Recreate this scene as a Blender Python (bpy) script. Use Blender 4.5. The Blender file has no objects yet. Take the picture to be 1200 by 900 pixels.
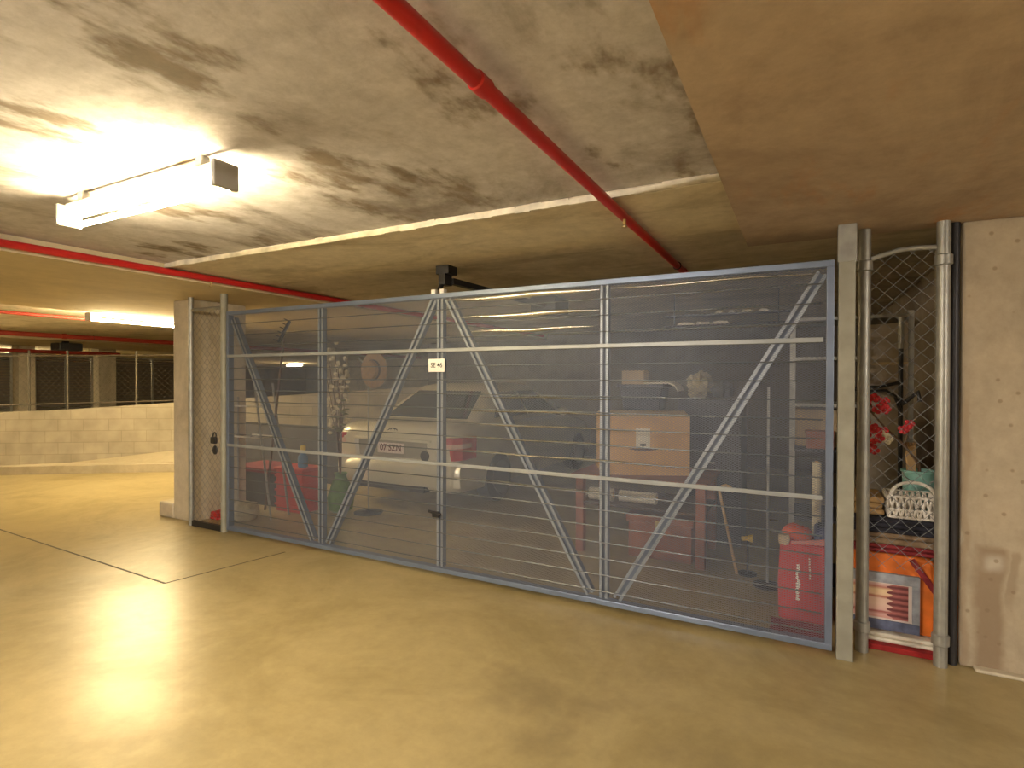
import bpy, bmesh, math, random
from math import sin, cos, pi, radians, sqrt, atan2
from mathutils import Vector, Matrix, noise as mnoise

random.seed(7)
C = bpy.context.scene.collection
SC = bpy.context.scene

# ------------------------------------------------------------------ materials
def new_mat(name):
    m = bpy.data.materials.new(name); m.use_nodes = True
    nt = m.node_tree; b = nt.nodes['Principled BSDF']
    return m, nt, b

def simple(name, col, rough=.6, metal=0., var=.12, vscale=6., bump=0., spec=.5, coat=0.):
    m, nt, b = new_mat(name)
    N = nt.nodes; L = nt.links
    tc = N.new('ShaderNodeTexCoord')
    n = N.new('ShaderNodeTexNoise'); n.inputs['Scale'].default_value = vscale; n.inputs['Detail'].default_value = 6
    L.new(tc.outputs['Object'], n.inputs['Vector'])
    r = N.new('ShaderNodeValToRGB')
    r.color_ramp.elements[0].position = .3; r.color_ramp.elements[1].position = .7
    r.color_ramp.elements[0].color = (*[c*(1-var) for c in col], 1)
    r.color_ramp.elements[1].color = (*[min(1, c*(1+var)) for c in col], 1)
    L.new(n.outputs['Fac'], r.inputs['Fac']); L.new(r.outputs['Color'], b.inputs['Base Color'])
    b.inputs['Roughness'].default_value = rough; b.inputs['Metallic'].default_value = metal
    b.inputs['Specular IOR Level'].default_value = spec
    b.inputs['Coat Weight'].default_value = coat
    if bump:
        bp = N.new('ShaderNodeBump'); bp.inputs['Strength'].default_value = bump; bp.inputs['Distance'].default_value = .02
        n2 = N.new('ShaderNodeTexNoise'); n2.inputs['Scale'].default_value = vscale*4; n2.inputs['Detail'].default_value = 4
        L.new(tc.outputs['Object'], n2.inputs['Vector']); L.new(n2.outputs['Fac'], bp.inputs['Height'])
        L.new(bp.outputs['Normal'], b.inputs['Normal'])
    return m

def concrete(name, c1, c2, scale=1.2, lo=.42, hi=.62, rough=.85, bump=.25, stretch=(1, 1, 1), stain=None, speck=.25, rvar=0., fine=9., spec=.4):
    """blotched concrete: c1 clean, c2 darker patches; stain = (colour, scale, lo, hi, stretch)"""
    m, nt, b = new_mat(name); N = nt.nodes; L = nt.links
    tc = N.new('ShaderNodeTexCoord')
    mp = N.new('ShaderNodeMapping'); mp.inputs['Scale'].default_value = stretch
    L.new(tc.outputs['Object'], mp.inputs['Vector'])
    n1 = N.new('ShaderNodeTexNoise'); n1.inputs['Scale'].default_value = scale; n1.inputs['Detail'].default_value = 9; n1.inputs['Roughness'].default_value = .68; n1.inputs['Distortion'].default_value = .6
    L.new(mp.outputs['Vector'], n1.inputs['Vector'])
    r1 = N.new('ShaderNodeMapRange'); r1.inputs['From Min'].default_value = lo; r1.inputs['From Max'].default_value = hi; r1.interpolation_type = 'SMOOTHSTEP'
    L.new(n1.outputs['Fac'], r1.inputs['Value'])
    mx = N.new('ShaderNodeMix'); mx.data_type = 'RGBA'
    mx.inputs['A'].default_value = (*c1, 1); mx.inputs['B'].default_value = (*c2, 1)
    L.new(r1.outputs['Result'], mx.inputs['Factor'])
    out = mx.outputs['Result']
    if stain:
        sc, ss, sl, sh, st = stain
        mp2 = N.new('ShaderNodeMapping'); mp2.inputs['Scale'].default_value = st; mp2.inputs['Location'].default_value = (3.7, 1.3, 5.1)
        L.new(tc.outputs['Object'], mp2.inputs['Vector'])
        n3 = N.new('ShaderNodeTexNoise'); n3.inputs['Scale'].default_value = ss; n3.inputs['Detail'].default_value = 6; n3.inputs['Roughness'].default_value = .6
        L.new(mp2.outputs['Vector'], n3.inputs['Vector'])
        r3 = N.new('ShaderNodeMapRange'); r3.inputs['From Min'].default_value = sl; r3.inputs['From Max'].default_value = sh; r3.interpolation_type = 'SMOOTHSTEP'
        L.new(n3.outputs['Fac'], r3.inputs['Value'])
        m3 = N.new('ShaderNodeMix'); m3.data_type = 'RGBA'; m3.inputs['B'].default_value = (*sc, 1)
        L.new(out, m3.inputs['A']); L.new(r3.outputs['Result'], m3.inputs['Factor']); out = m3.outputs['Result']
    n2 = N.new('ShaderNodeTexNoise'); n2.inputs['Scale'].default_value = fine; n2.inputs['Detail'].default_value = 10; n2.inputs['Roughness'].default_value = .75
    L.new(tc.outputs['Object'], n2.inputs['Vector'])
    r2 = N.new('ShaderNodeMapRange'); r2.inputs['From Min'].default_value = .3; r2.inputs['From Max'].default_value = .7
    r2.inputs['To Min'].default_value = 1-speck; r2.inputs['To Max'].default_value = 1+speck
    L.new(n2.outputs['Fac'], r2.inputs['Value'])
    sc2 = N.new('ShaderNodeVectorMath'); sc2.operation = 'SCALE'
    L.new(out, sc2.inputs[0]); L.new(r2.outputs['Result'], sc2.inputs['Scale'])
    L.new(sc2.outputs['Vector'], b.inputs['Base Color'])
    b.inputs['Roughness'].default_value = rough
    b.inputs['Specular IOR Level'].default_value = spec
    if rvar:
        rr = N.new('ShaderNodeMapRange'); rr.inputs['From Min'].default_value = .3; rr.inputs['From Max'].default_value = .7
        rr.inputs['To Min'].default_value = rough-rvar; rr.inputs['To Max'].default_value = rough+rvar
        L.new(n1.outputs['Fac'], rr.inputs['Value']); L.new(rr.outputs['Result'], b.inputs['Roughness'])
    if bump:
        bp = N.new('ShaderNodeBump'); bp.inputs['Strength'].default_value = bump; bp.inputs['Distance'].default_value = .01
        L.new(n2.outputs['Fac'], bp.inputs['Height']); L.new(bp.outputs['Normal'], b.inputs['Normal'])
    return m

def blockwork(name, c1, c2, mortar, ux, uy, bw=.4, bh=.2):
    """concrete blocks on a vertical wall whose horizontal direction is (ux,uy)"""
    m, nt, b = new_mat(name); N = nt.nodes; L = nt.links
    tc = N.new('ShaderNodeTexCoord')
    dt = N.new('ShaderNodeVectorMath'); dt.operation = 'DOT_PRODUCT'; dt.inputs[1].default_value = (ux, uy, 0)
    L.new(tc.outputs['Object'], dt.inputs[0])
    sp = N.new('ShaderNodeSeparateXYZ'); L.new(tc.outputs['Object'], sp.inputs[0])
    cb = N.new('ShaderNodeCombineXYZ'); L.new(dt.outputs['Value'], cb.inputs[0]); L.new(sp.outputs['Z'], cb.inputs[1])
    br = N.new('ShaderNodeTexBrick')
    br.inputs['Color1'].default_value = (*c1, 1); br.inputs['Color2'].default_value = (*c2, 1); br.inputs['Mortar'].default_value = (*mortar, 1)
    br.inputs['Scale'].default_value = 1; br.inputs['Brick Width'].default_value = bw; br.inputs['Row Height'].default_value = bh
    br.inputs['Mortar Size'].default_value = .006; br.inputs['Mortar Smooth'].default_value = .5; br.inputs['Bias'].default_value = 0
    L.new(cb.outputs[0], br.inputs['Vector'])
    n = N.new('ShaderNodeTexNoise'); n.inputs['Scale'].default_value = 4; n.inputs['Detail'].default_value = 8
    L.new(tc.outputs['Object'], n.inputs['Vector'])
    r = N.new('ShaderNodeMapRange'); r.inputs['From Min'].default_value = .3; r.inputs['From Max'].default_value = .7; r.inputs['To Min'].default_value = .85; r.inputs['To Max'].default_value = 1.12
    L.new(n.outputs['Fac'], r.inputs['Value'])
    s = N.new('ShaderNodeVectorMath'); s.operation = 'SCALE'; L.new(br.outputs['Color'], s.inputs[0]); L.new(r.outputs['Result'], s.inputs['Scale'])
    L.new(s.outputs['Vector'], b.inputs['Base Color']); b.inputs['Roughness'].default_value = .9
    return m

def emit(name, col, strength):
    m, nt, b = new_mat(name)
    b.inputs['Base Color'].default_value = (.8, .8, .8, 1)
    b.inputs['Emission Color'].default_value = (*col, 1); b.inputs['Emission Strength'].default_value = strength
    return m

M = {}
M['floor'] = concrete('polished_concrete', (.385, .31, .15), (.30, .236, .105), .9, .4, .66, .34, .06, speck=.12, rvar=.07, stain=((.25, .195, .095), .7, .6, .74, (1, 1, 1)), spec=.5)
M['slab'] = concrete('slab_concrete', (.56, .55, .58), (.27, .245, .235), 1.1, .48, .68, .9, .3, (1, .55, 1), speck=.22, stain=((.22, .185, .15), 2.6, .55, .66, (1, .5, 1)))
M['slab2'] = concrete('slab_concrete_back', (.66, .60, .48), (.46, .41, .31), 1.6, .46, .66, .9, .25, (.6, 1.4, 1), speck=.16)
M['beam'] = concrete('beam_concrete', (.52, .43, .36), (.38, .30, .245), 1.2, .4, .65, .85, .2, (1, .45, 1), speck=.14, stain=((.50, .27, .14), 1.5, .54, .72, (1.5, .45, 1)))
M['beam_pale'] = concrete('beam_concrete_pale', (.64, .55, .37), (.54, .46, .31), 1.0, .4, .66, .88, .15, (1, .5, 1), speck=.08)
M['column'] = concrete('column_concrete', (.56, .50, .38), (.44, .39, .29), 2.2, .45, .68, .85, .2, (1, 1, .5), speck=.14)
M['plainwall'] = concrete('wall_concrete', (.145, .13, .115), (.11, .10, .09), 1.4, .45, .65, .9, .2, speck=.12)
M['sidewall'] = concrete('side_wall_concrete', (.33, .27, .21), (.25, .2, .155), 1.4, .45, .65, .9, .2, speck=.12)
M['farwall'] = concrete('far_wall', (.2, .16, .115), (.15, .12, .09), 1.4, .45, .65, .9, .1, speck=.12)
M['ramp'] = concrete('ramp_concrete', (.46, .40, .28), (.41, .35, .24), 1., .4, .66, .7, .1, speck=.08)
M['kerb'] = concrete('kerb_concrete', (.46, .40, .29), (.38, .33, .23), 2., .4, .66, .8, .1, speck=.1)
M['block'] = blockwork('blockwork', (.40, .355, .275), (.355, .315, .24), (.29, .255, .19), .812, .583)
M['joint'] = simple('joint_sealant', (.09, .08, .06), .8)
M['strip'] = simple('lit_step_face', (.72, .68, .58), .6, var=.3, vscale=9)  # light on the slab step put into a pale colour
M['galv'] = simple('galvanised_steel', (.34, .34, .31), .42, .5, .16, 14, spec=.5)
M['galv_post'] = simple('galvanised_post', (.28, .275, .225), .6, .15, .14, 10)
M['gate'] = simple('gate_steel', (.18, .225, .32), .38, .45, .1, 5)
M['gate_bright'] = simple('gate_bar_steel', (.29, .31, .32), .45, .3, .08, 5)
M['mesh'] = simple('gate_mesh_steel', (.185, .215, .285), .5, .3, .08, 3)
M['rib'] = simple('gate_rib_steel', (.15, .165, .185), .3, .6, .06, 3)
M['fence_dull'] = simple('dull_fence_steel', (.11, .095, .07), .6, .2)
M['gate_lip_lit'] = simple('gate_channel_lip_lit', (.40, .44, .48), .4, .35, .08, 5)  # light on the lips put into a paler colour than the web
M['buckle'] = simple('highlight_streak_steel', (.55, .55, .52), .27, .9, .06, 3)  # pale steel that carries the added highlight streaks
M['wire'] = simple('chain_wire', (.19, .20, .21), .5, .4, .1, 9)
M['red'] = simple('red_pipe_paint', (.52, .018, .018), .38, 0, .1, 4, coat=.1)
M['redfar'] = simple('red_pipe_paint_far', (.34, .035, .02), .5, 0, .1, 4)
M['white_metal'] = simple('white_enamel', (.62, .6, .54), .5, 0, .05)
M['fixture'] = simple('light_fixture_grey', (.34, .33, .30), .55, 0, .08)
M['tube'] = emit('fluorescent_tube_glow', (1., .78, .43), 104)
M['tubefar'] = emit('fluorescent_tube_glow_far', (1., .77, .41), 330)
M['tubefill'] = emit('fluorescent_tube_glow_fill', (1., .88, .74), 520)  # glow of the added unseen fill battens
M['black'] = simple('black_plastic', (.018, .018, .02), .5)
M['darkmetal'] = simple('dark_steel', (.045, .045, .05), .45, .6)
M['brass'] = simple('brass', (.55, .42, .2), .35, .9)
M['white'] = simple('white_plastic', (.78, .76, .7), .5, 0, .04)
M['ink'] = simple('grey_ink', (.05, .05, .045), .7)
M['maroon'] = simple('maroon_ink', (.16, .03, .04), .6)
M['plate'] = simple('plate_white', (.78, .68, .64), .45, 0, .03)
M['carpaint'] = simple('silver_car_paint', (.74, .71, .58), .28, .35, .03, 2, coat=.4)
M['cartrim'] = simple('dark_trim', (.03, .03, .032), .5)  # plain dark trim for seam, cover and skirt
M['glass'] = simple('tinted_glass', (.02, .025, .02), .06, 0, .05, spec=.7)
M['tail'] = simple('tail_light_red', (.48, .02, .025), .18, 0, .1, 20, coat=.4)
M['tailclear'] = simple('tail_light_clear', (.72, .5, .45), .2)
M['chrome'] = simple('chrome', (.75, .75, .75), .14, 1, .03)
M['rubber'] = simple('tyre_rubber', (.02, .02, .02), .8)
M['card'] = simple('cardboard', (.60, .375, .165), .85, 0, .06, 5)
M['card_pale'] = simple('cardboard_pale', (.62, .47, .28), .85, 0, .06, 5)
M['card_dull'] = simple('cardboard_dull', (.50, .39, .25), .85, 0, .08, 5)
M['paper'] = simple('paper_label', (.82, .78, .68), .8, 0, .04)
M['wood_red'] = simple('red_brown_wood', (.27, .095, .05), .5, 0, .25, 7)
M['wood_dark'] = simple('dark_wood', (.10, .055, .035), .5, 0, .25, 7)
M['tub'] = simple('navy_plastic', (.03, .035, .06), .45)
M['cloth_white'] = simple('white_cloth', (.72, .68, .56), .9, 0, .08, 20, .3)
M['cloth_cream'] = simple('cream_cloth', (.60, .54, .38), .9, 0, .12, 20, .3)
M['bagplastic'] = simple('crumpled_bag', (.62, .56, .42), .5, 0, .15, 25, .4)
M['charcoal'] = simple('charcoal_metal', (.06, .06, .07), .5, .3)
M['grey_cloth'] = simple('grey_fabric', (.16, .16, .15), .9, 0, .2, 12, .3)
M['redbag'] = simple('red_fabric', (.50, .035, .035), .7, 0, .15, 9, .2)
M['redorange'] = simple('red_orange_fabric', (.72, .10, .03), .7, 0, .15, 9, .2)
M['bluecloth'] = simple('navy_fabric', (.04, .05, .14), .8, 0, .15, 9, .2)
M['pinkcloth'] = simple('pink_strap', (.60, .20, .17), .8, 0, .1, 9)
M['redcrate'] = simple('red_plastic', (.55, .05, .03), .45, 0, .08, 6)
M['blueplastic'] = simple('blue_plastic', (.10, .22, .42), .5)
M['yellow'] = simple('yellow_plastic', (.75, .55, .08), .4)
M['orangecloth'] = simple('orange_bag', (.80, .19, .025), .5, 0, .25, 7, .15)
M['teal'] = simple('teal_plastic', (.20, .42, .38), .5, 0, .05)
M['tan'] = simple('tan_wood', (.50, .33, .15), .7, 0, .15, 8)
M['basket'] = simple('white_basket_plastic', (.66, .62, .55), .5, 0, .05)
M['darkred'] = simple('dark_red_cloth', (.22, .02, .025), .85, 0, .2, 12, .3)
M['redmat'] = simple('red_mat', (.30, .012, .012), .85, 0, .2, 14, .3)
M['brownblanket'] = simple('brown_blanket', (.22, .15, .09), .9, 0, .2, 12, .3)
M['blackcloth'] = simple('black_cloth', (.015, .015, .025), .9, 0, .2, 12, .3)
M['petal'] = simple('red_petal', (.55, .03, .04), .7, 0, .2, 30)
M['petal_pale'] = simple('pale_petal', (.66, .58, .40), .8, 0, .2, 30)
M['twig'] = simple('brown_twig', (.12, .07, .04), .8)
M['leaf'] = simple('green_leaf', (.10, .20, .05), .7, 0, .25, 20)
M['leaf_dull'] = simple('olive_leaf', (.18, .18, .08), .8, 0, .25, 20)
M['foam'] = simple('pale_board', (.34, .29, .23), .85, 0, .1, 4)
M['greyblue_frame'] = simple('weathered_frame', (.30, .32, .36), .6, 0, .3, 18)
M['navy_frame'] = simple('weathered_frame_dark', (.10, .12, .2), .6, 0, .4, 18)
M['mount'] = simple('pale_mount', (.66, .58, .54), .8)
M['straw'] = simple('straw', (.34, .2, .09), .8, 0, .2, 25, .3)

def art_mat():
    """pale pink and cream bands with dark red bars at their right ends (x 0..1 along the picture, z up)"""
    m, nt, b = new_mat('striped_print'); N = nt.nodes; L = nt.links
    tc = N.new('ShaderNodeTexCoord'); sp = N.new('ShaderNodeSeparateXYZ'); L.new(tc.outputs['Generated'], sp.inputs[0])
    n = N.new('ShaderNodeTexNoise'); n.inputs['Scale'].default_value = 9; n.inputs['Detail'].default_value = 6; L.new(tc.outputs['Generated'], n.inputs['Vector'])
    ad = N.new('ShaderNodeMath'); ad.operation = 'MULTIPLY_ADD'; ad.inputs[1].default_value = .05; L.new(n.outputs['Fac'], ad.inputs[0]); L.new(sp.outputs['Z'], ad.inputs[2])
    r = N.new('ShaderNodeValToRGB'); r.color_ramp.interpolation = 'LINEAR'
    e = r.color_ramp.elements
    cols = [(0., (.60, .30, .26)), (.12, (.62, .36, .32)), (.2, (.34, .08, .07)), (.25, (.68, .44, .38)), (.42, (.72, .52, .42)), (.58, (.68, .48, .38)), (.64, (.42, .12, .08)), (.70, (.74, .54, .34)), (.84, (.72, .55, .32)), (.92, (.45, .16, .12)), (1., (.6, .4, .36))]
    e[0].position, e[0].color = 0, (*cols[0][1], 1)
    e[1].position, e[1].color = 1, (*cols[-1][1], 1)
    for p, c in cols[1:-1]:
        x = e.new(p); x.color = (*c, 1)
    L.new(ad.outputs[0], r.inputs['Fac'])
    # bars on the right
    wv = N.new('ShaderNodeMath'); wv.operation = 'SINE'
    ml = N.new('ShaderNodeMath'); ml.operation = 'MULTIPLY'; ml.inputs[1].default_value = 38.; L.new(ad.outputs[0], ml.inputs[0]); L.new(ml.outputs[0], wv.inputs[0])
    th = N.new('ShaderNodeMath'); th.operation = 'MULTIPLY_ADD'; th.inputs[1].default_value = .05; th.inputs[2].default_value = .70; L.new(wv.outputs[0], th.inputs[0])
    gt = N.new('ShaderNodeMath'); gt.operation = 'GREATER_THAN'; L.new(sp.outputs['X'], gt.inputs[0]); L.new(th.outputs[0], gt.inputs[1])
    cr = N.new('ShaderNodeValToRGB'); cr.color_ramp.elements[0].color = (.13, .03, .035, 1); cr.color_ramp.elements[1].color = (.4, .13, .12, 1)
    wa = N.new('ShaderNodeMath'); wa.operation = 'MULTIPLY_ADD'; wa.inputs[1].default_value = .5; wa.inputs[2].default_value = .5; L.new(wv.outputs[0], wa.inputs[0]); L.new(wa.outputs[0], cr.inputs['Fac'])
    mx = N.new('ShaderNodeMix'); mx.data_type = 'RGBA'; L.new(gt.outputs[0], mx.inputs['Factor']); L.new(r.outputs['Color'], mx.inputs['A']); L.new(cr.outputs['Color'], mx.inputs['B'])
    L.new(mx.outputs['Result'], b.inputs['Base Color']); b.inputs['Roughness'].default_value = .6
    return m
M['art'] = art_mat()

def column_stain_mat():
    """pale column concrete with two rain-coloured runs starting from patched anchor spots, plus pits"""
    m = concrete('column_concrete_stained', (.41, .345, .245), (.33, .27, .19), 2.4, .45, .68, .85, .25, (1, 1, .4), speck=.13, stain=((.27, .20, .14), 1.5, .57, .76, (1, 1, .45)))
    nt = m.node_tree; N = nt.nodes; L = nt.links; b = N['Principled BSDF']
    src = b.inputs['Base Color'].links[0].from_socket
    tc = N.new('ShaderNodeTexCoord'); sp = N.new('ShaderNodeSeparateXYZ')
    n = N.new('ShaderNodeTexNoise'); n.inputs['Scale'].default_value = 7; n.inputs['Detail'].default_value = 5; L.new(tc.outputs['Object'], n.inputs['Vector'])
    off = N.new('ShaderNodeVectorMath'); off.operation = 'SCALE'; off.inputs['Scale'].default_value = .07; L.new(n.outputs['Color'], off.inputs[0])
    ad = N.new('ShaderNodeVectorMath'); ad.operation = 'ADD'; L.new(tc.outputs['Object'], ad.inputs[0]); L.new(off.outputs['Vector'], ad.inputs[1])
    L.new(ad.outputs['Vector'], sp.inputs[0])
    def band(sock, a0, a1, b0, b1):
        u = N.new('ShaderNodeMapRange'); u.interpolation_type = 'SMOOTHSTEP'; u.inputs['From Min'].default_value = a0; u.inputs['From Max'].default_value = a1; L.new(sock, u.inputs['Value'])
        v = N.new('ShaderNodeMapRange'); v.interpolation_type = 'SMOOTHSTEP'; v.inputs['From Min'].default_value = b0; v.inputs['From Max'].default_value = b1; v.inputs['To Min'].default_value = 1; v.inputs['To Max'].default_value = 0; L.new(sock, v.inputs['Value'])
        q = N.new('ShaderNodeMath'); q.operation = 'MULTIPLY'; L.new(u.outputs[0], q.inputs[0]); L.new(v.outputs[0], q.inputs[1]); return q.outputs[0]
    def mul(a, c):
        q = N.new('ShaderNodeMath'); q.operation = 'MULTIPLY'; L.new(a, q.inputs[0])
        if isinstance(c, float): q.inputs[1].default_value = c
        else: L.new(c, q.inputs[1])
        return q.outputs[0]
    X, Z = sp.outputs['X'], sp.outputs['Z']
    def over(src, fac, col):
        q = N.new('ShaderNodeMix'); q.data_type = 'RGBA'; q.inputs['B'].default_value = (*col, 1); L.new(src, q.inputs['A']); L.new(fac, q.inputs['Factor']); return q.outputs['Result']
    s = over(src, mul(mul(band(X, .82, .87, .94, .98), band(Z, -.2, -.1, .66, .70)), .75), (.24, .17, .105))
    s = over(s, mul(mul(band(X, .97, .98, 1.0, 1.02), band(Z, .3, .5, .64, .68)), .55), (.26, .19, .12))
    s = over(s, mul(mul(band(X, .845, .90, .92, .97), band(Z, .53, .59, .60, .66)), .75), (.52, .47, .38))
    s = over(s, mul(mul(band(X, .775, .785, .80, .82), band(Z, -.2, .1, 1.35, 1.5)), .5), (.30, .22, .14))
    vo = N.new('ShaderNodeTexVoronoi'); vo.inputs['Scale'].default_value = 13; L.new(tc.outputs['Object'], vo.inputs['Vector'])
    vr = N.new('ShaderNodeMapRange'); vr.inputs['From Min'].default_value = .10; vr.inputs['From Max'].default_value = .16; vr.inputs['To Min'].default_value = .6; vr.inputs['To Max'].default_value = 0; L.new(vo.outputs['Distance'], vr.inputs['Value'])
    s = over(s, vr.outputs[0], (.22, .16, .10))
    L.new(s, b.inputs['Base Color'])
    return m
M['column_stain'] = column_stain_mat()

# ------------------------------------------------------------------ mesh builder
class MB:
    def __init__(s): s.v = []; s.f = []; s.m = []; s.mi = 0
    def add(s, vs, fs):
        n = len(s.v); s.v += [Vector(p) for p in vs]
        for f in fs: s.f.append([i+n for i in f]); s.m.append(s.mi)
        return s
    def box(s, x0, x1, y0, y1, z0, z1):
        return s.add([(x0, y0, z0), (x1, y0, z0), (x1, y1, z0), (x0, y1, z0), (x0, y0, z1), (x1, y0, z1), (x1, y1, z1), (x0, y1, z1)],
                     [(0, 3, 2, 1), (4, 5, 6, 7), (0, 1, 5, 4), (1, 2, 6, 5), (2, 3, 7, 6), (3, 0, 4, 7)])
    def bar(s, p, q, w, h, up=(0, 1, 0)):
        """box from p to q: w across, h along `up`"""
        p, q, up = Vector(p), Vector(q), Vector(up); d = (q-p).normalized(); a = d.cross(up).normalized(); u = a.cross(d).normalized()
        vs = []
        for e in (p, q):
            for i, j in ((-1, -1), (1, -1), (1, 1), (-1, 1)): vs.append(e+a*(i*w/2)+u*(j*h/2))
        return s.add(vs, [(3, 2, 1, 0), (4, 5, 6, 7), (0, 1, 5, 4), (1, 2, 6, 5), (2, 3, 7, 6), (3, 0, 4, 7)])
    def tube(s, pts, r, n=10, cap=True):
        pts = [Vector(p) for p in pts]; rs = r if isinstance(r, (list, tuple)) else [r]*len(pts)
        N0 = len(s.v); prev = None; vs = []
        for i, p in enumerate(pts):
            d = (pts[min(i+1, len(pts)-1)]-pts[max(i-1, 0)]).normalized()
            if prev is None:
                a = d.cross(Vector((0, 0, 1)));  a = a if a.length > .1 else d.cross(Vector((1, 0, 0)))
            else: a = prev-d*prev.dot(d)
            a.normalize(); prev = a; b = d.cross(a)
            for k in range(n):
                t = 2*pi*k/n; vs.append(p+(a*cos(t)+b*sin(t))*rs[i])
        fs = []
        for i in range(len(pts)-1):
            for k in range(n): fs.append((i*n+k, i*n+(k+1) % n, (i+1)*n+(k+1) % n, (i+1)*n+k))
        if cap: fs += [tuple(reversed(range(n))), tuple(range((len(pts)-1)*n, len(pts)*n))]
        return s.add(vs, fs)
    def lathe(s, prof, c=(0, 0, 0), n=20, sx=1., sy=1.):
        c = Vector(c); vs = []; fs = []
        for r, z in prof:
            for k in range(n):
                t = 2*pi*k/n; vs.append(c+Vector((r*cos(t)*sx, r*sin(t)*sy, z)))
        for i in range(len(prof)-1):
            for k in range(n): fs.append((i*n+k, i*n+(k+1) % n, (i+1)*n+(k+1) % n, (i+1)*n+k))
        fs += [tuple(reversed(range(n))), tuple(range((len(prof)-1)*n, len(prof)*n))]
        return s.add(vs, fs)
    def blob(s, c, rx, ry, rz, nu=12, nv=8, amp=0., fr=3., seed=0.):
        c = Vector(c); vs = []; fs = []
        for i in range(nv+1):
            for k in range(nu):
                th = pi*i/nv; ph = 2*pi*k/nu
                d = Vector((sin(th)*cos(ph), sin(th)*sin(ph), cos(th)))
                q = 1+amp*mnoise.noise(d*fr+Vector((seed, seed*2, seed*3))) if amp else 1
                vs.append(c+Vector((d.x*rx, d.y*ry, d.z*rz))*q)
        for i in range(nv):
            for k in range(nu): fs.append((i*nu+k, (i+1)*nu+k, (i+1)*nu+(k+1) % nu, i*nu+(k+1) % nu))
        return s.add(vs, fs)
    def rings(s, rs, closed=True, caps=(True, True)):
        n = len(rs[0]); vs = [p for r in rs for p in r]; fs = []
        for i in range(len(rs)-1):
            for k in range(n if closed else n-1): fs.append((i*n+k, i*n+(k+1) % n, (i+1)*n+(k+1) % n, (i+1)*n+k))
        if caps[0]: fs.append(tuple(reversed(range(n))))
        if caps[1]: fs.append(tuple(range((len(rs)-1)*n, len(rs)*n)))
        return s.add(vs, fs)
    def build(s, name, mats, parent=None, smooth=False, bevel=0., local=False, bseg=2):
        me = bpy.data.meshes.new(name)
        off = Vector((0, 0, 0))
        if parent is not None and not local:
            p = parent
            while p is not None: off += p.location; p = p.parent
        me.from_pydata([v-off for v in s.v], [], s.f)
        if not isinstance(mats, (list, tuple)): mats = [mats]
        for m in mats: me.materials.append(m)
        for i, p in enumerate(me.polygons): p.material_index = s.m[i]
        bm = bmesh.new(); bm.from_mesh(me); bmesh.ops.recalc_face_normals(bm, faces=bm.faces); bm.to_mesh(me); bm.free()
        if smooth:
            for p in me.polygons: p.use_smooth = True
        o = bpy.data.objects.new(name, me); C.objects.link(o)
        if parent is not None: o.parent = parent
        if bevel:
            b = o.modifiers.new('bevel', 'BEVEL'); b.width = bevel; b.segments = bseg; b.limit_method = 'ANGLE'; b.angle_limit = radians(40)
        if smooth:
            try:
                e = o.modifiers.new('split', 'EDGE_SPLIT'); e.split_angle = radians(42)
            except Exception: pass
        return o

def tag(o, label, cat, group=None, kind=None):
    o['label'] = label; o['category'] = cat
    if group: o['group'] = group
    if kind: o['kind'] = kind
    return o
def thing(name, loc, label, cat, group=None, rz=0.):
    o = bpy.data.objects.new(name, None); C.objects.link(o); o.location = loc; o.rotation_euler = (0, 0, rz); o.empty_display_size = .1
    return tag(o, label, cat, group)
def struct(name, mb, mat, label=None, **k):
    o = mb.build(name, mat, **k); o['kind'] = 'structure'
    if label: o['label'] = label
    return o
def copy_tree(o, parent=None):
    c = o.copy(); C.objects.link(c)
    if parent is not None: c.parent = parent
    for ch in list(o.children): copy_tree(ch, c)
    return c
def text(name, s, size, mat, parent, loc, rot, depth=.0008, sx=1.):
    cu = bpy.data.curves.new(name, 'FONT'); cu.body = s; cu.size = size; cu.align_x = 'CENTER'; cu.align_y = 'CENTER'; cu.extrude = depth; cu.offset = size*.012
    t = bpy.data.objects.new(name+'_src', cu); C.objects.link(t)
    dg = bpy.context.evaluated_depsgraph_get(); me = bpy.data.meshes.new_from_object(t.evaluated_get(dg))
    bpy.data.objects.remove(t); me.materials.clear(); me.materials.append(mat)
    o = bpy.data.objects.new(name, me); C.objects.link(o); o.parent = parent; o.location = loc; o.rotation_euler = rot; o.scale = (sx, 1, 1)
    return o

# ------------------------------------------------------------------ the setting
ZB = 2.33                       # underside of the dropped beams
ZS = 2.44                       # slab near the camera
struct('floor', MB().box(-36, 8, -9, 32, -.2, 0), M['floor'])
struct('ceiling', MB().box(-36, 8, -9, 2.66, ZS, ZS+.2), M['slab'], 'mottled bare concrete slab with dark patches')
struct('ceiling_back', MB().box(-36, 8, 2.66, 32, ZS-.035, ZS+.2), M['slab2'], 'plainer lower slab beyond the pale joint strip')
struct('beam_right', MB().box(-.3, 3.2, -9, 3.72, ZB, ZS), M['beam'], 'dropped brown-stained concrete panel above right column')
struct('beam_left', MB().box(-7.9, -4.6, -9, 18, ZB, ZS), M['beam_pale'], 'wide dropped concrete beam over left column')
struct('beam_far', MB().box(-17.5, -14.3, -9, 18, ZB, ZS), M['beam_pale'], 'dropped beam beyond the ramp')
b = MB()
x = -4.58
while x < -.32:                                           # ragged pale strip; light on the step face put into its colour
    w = min(random.uniform(.05, .16), -.31-x)
    b.box(x, x+w, 2.645, 2.66, ZS-.038-random.uniform(0, .006), ZS-random.uniform(0, .014)); x += w
struct('trim_1', b, M['strip'], 'pale strip painted as the lit face of the slab step')
b = MB(); b.bar((-8.2, 2.495, .0012), (-4.12, 2.38, .0012), .014, .002, (0, 0, 1)); b.bar((-4.12, 2.38, .0012), (-3.95, 3.3, .0012), .009, .002, (0, 0, 1))
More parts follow.
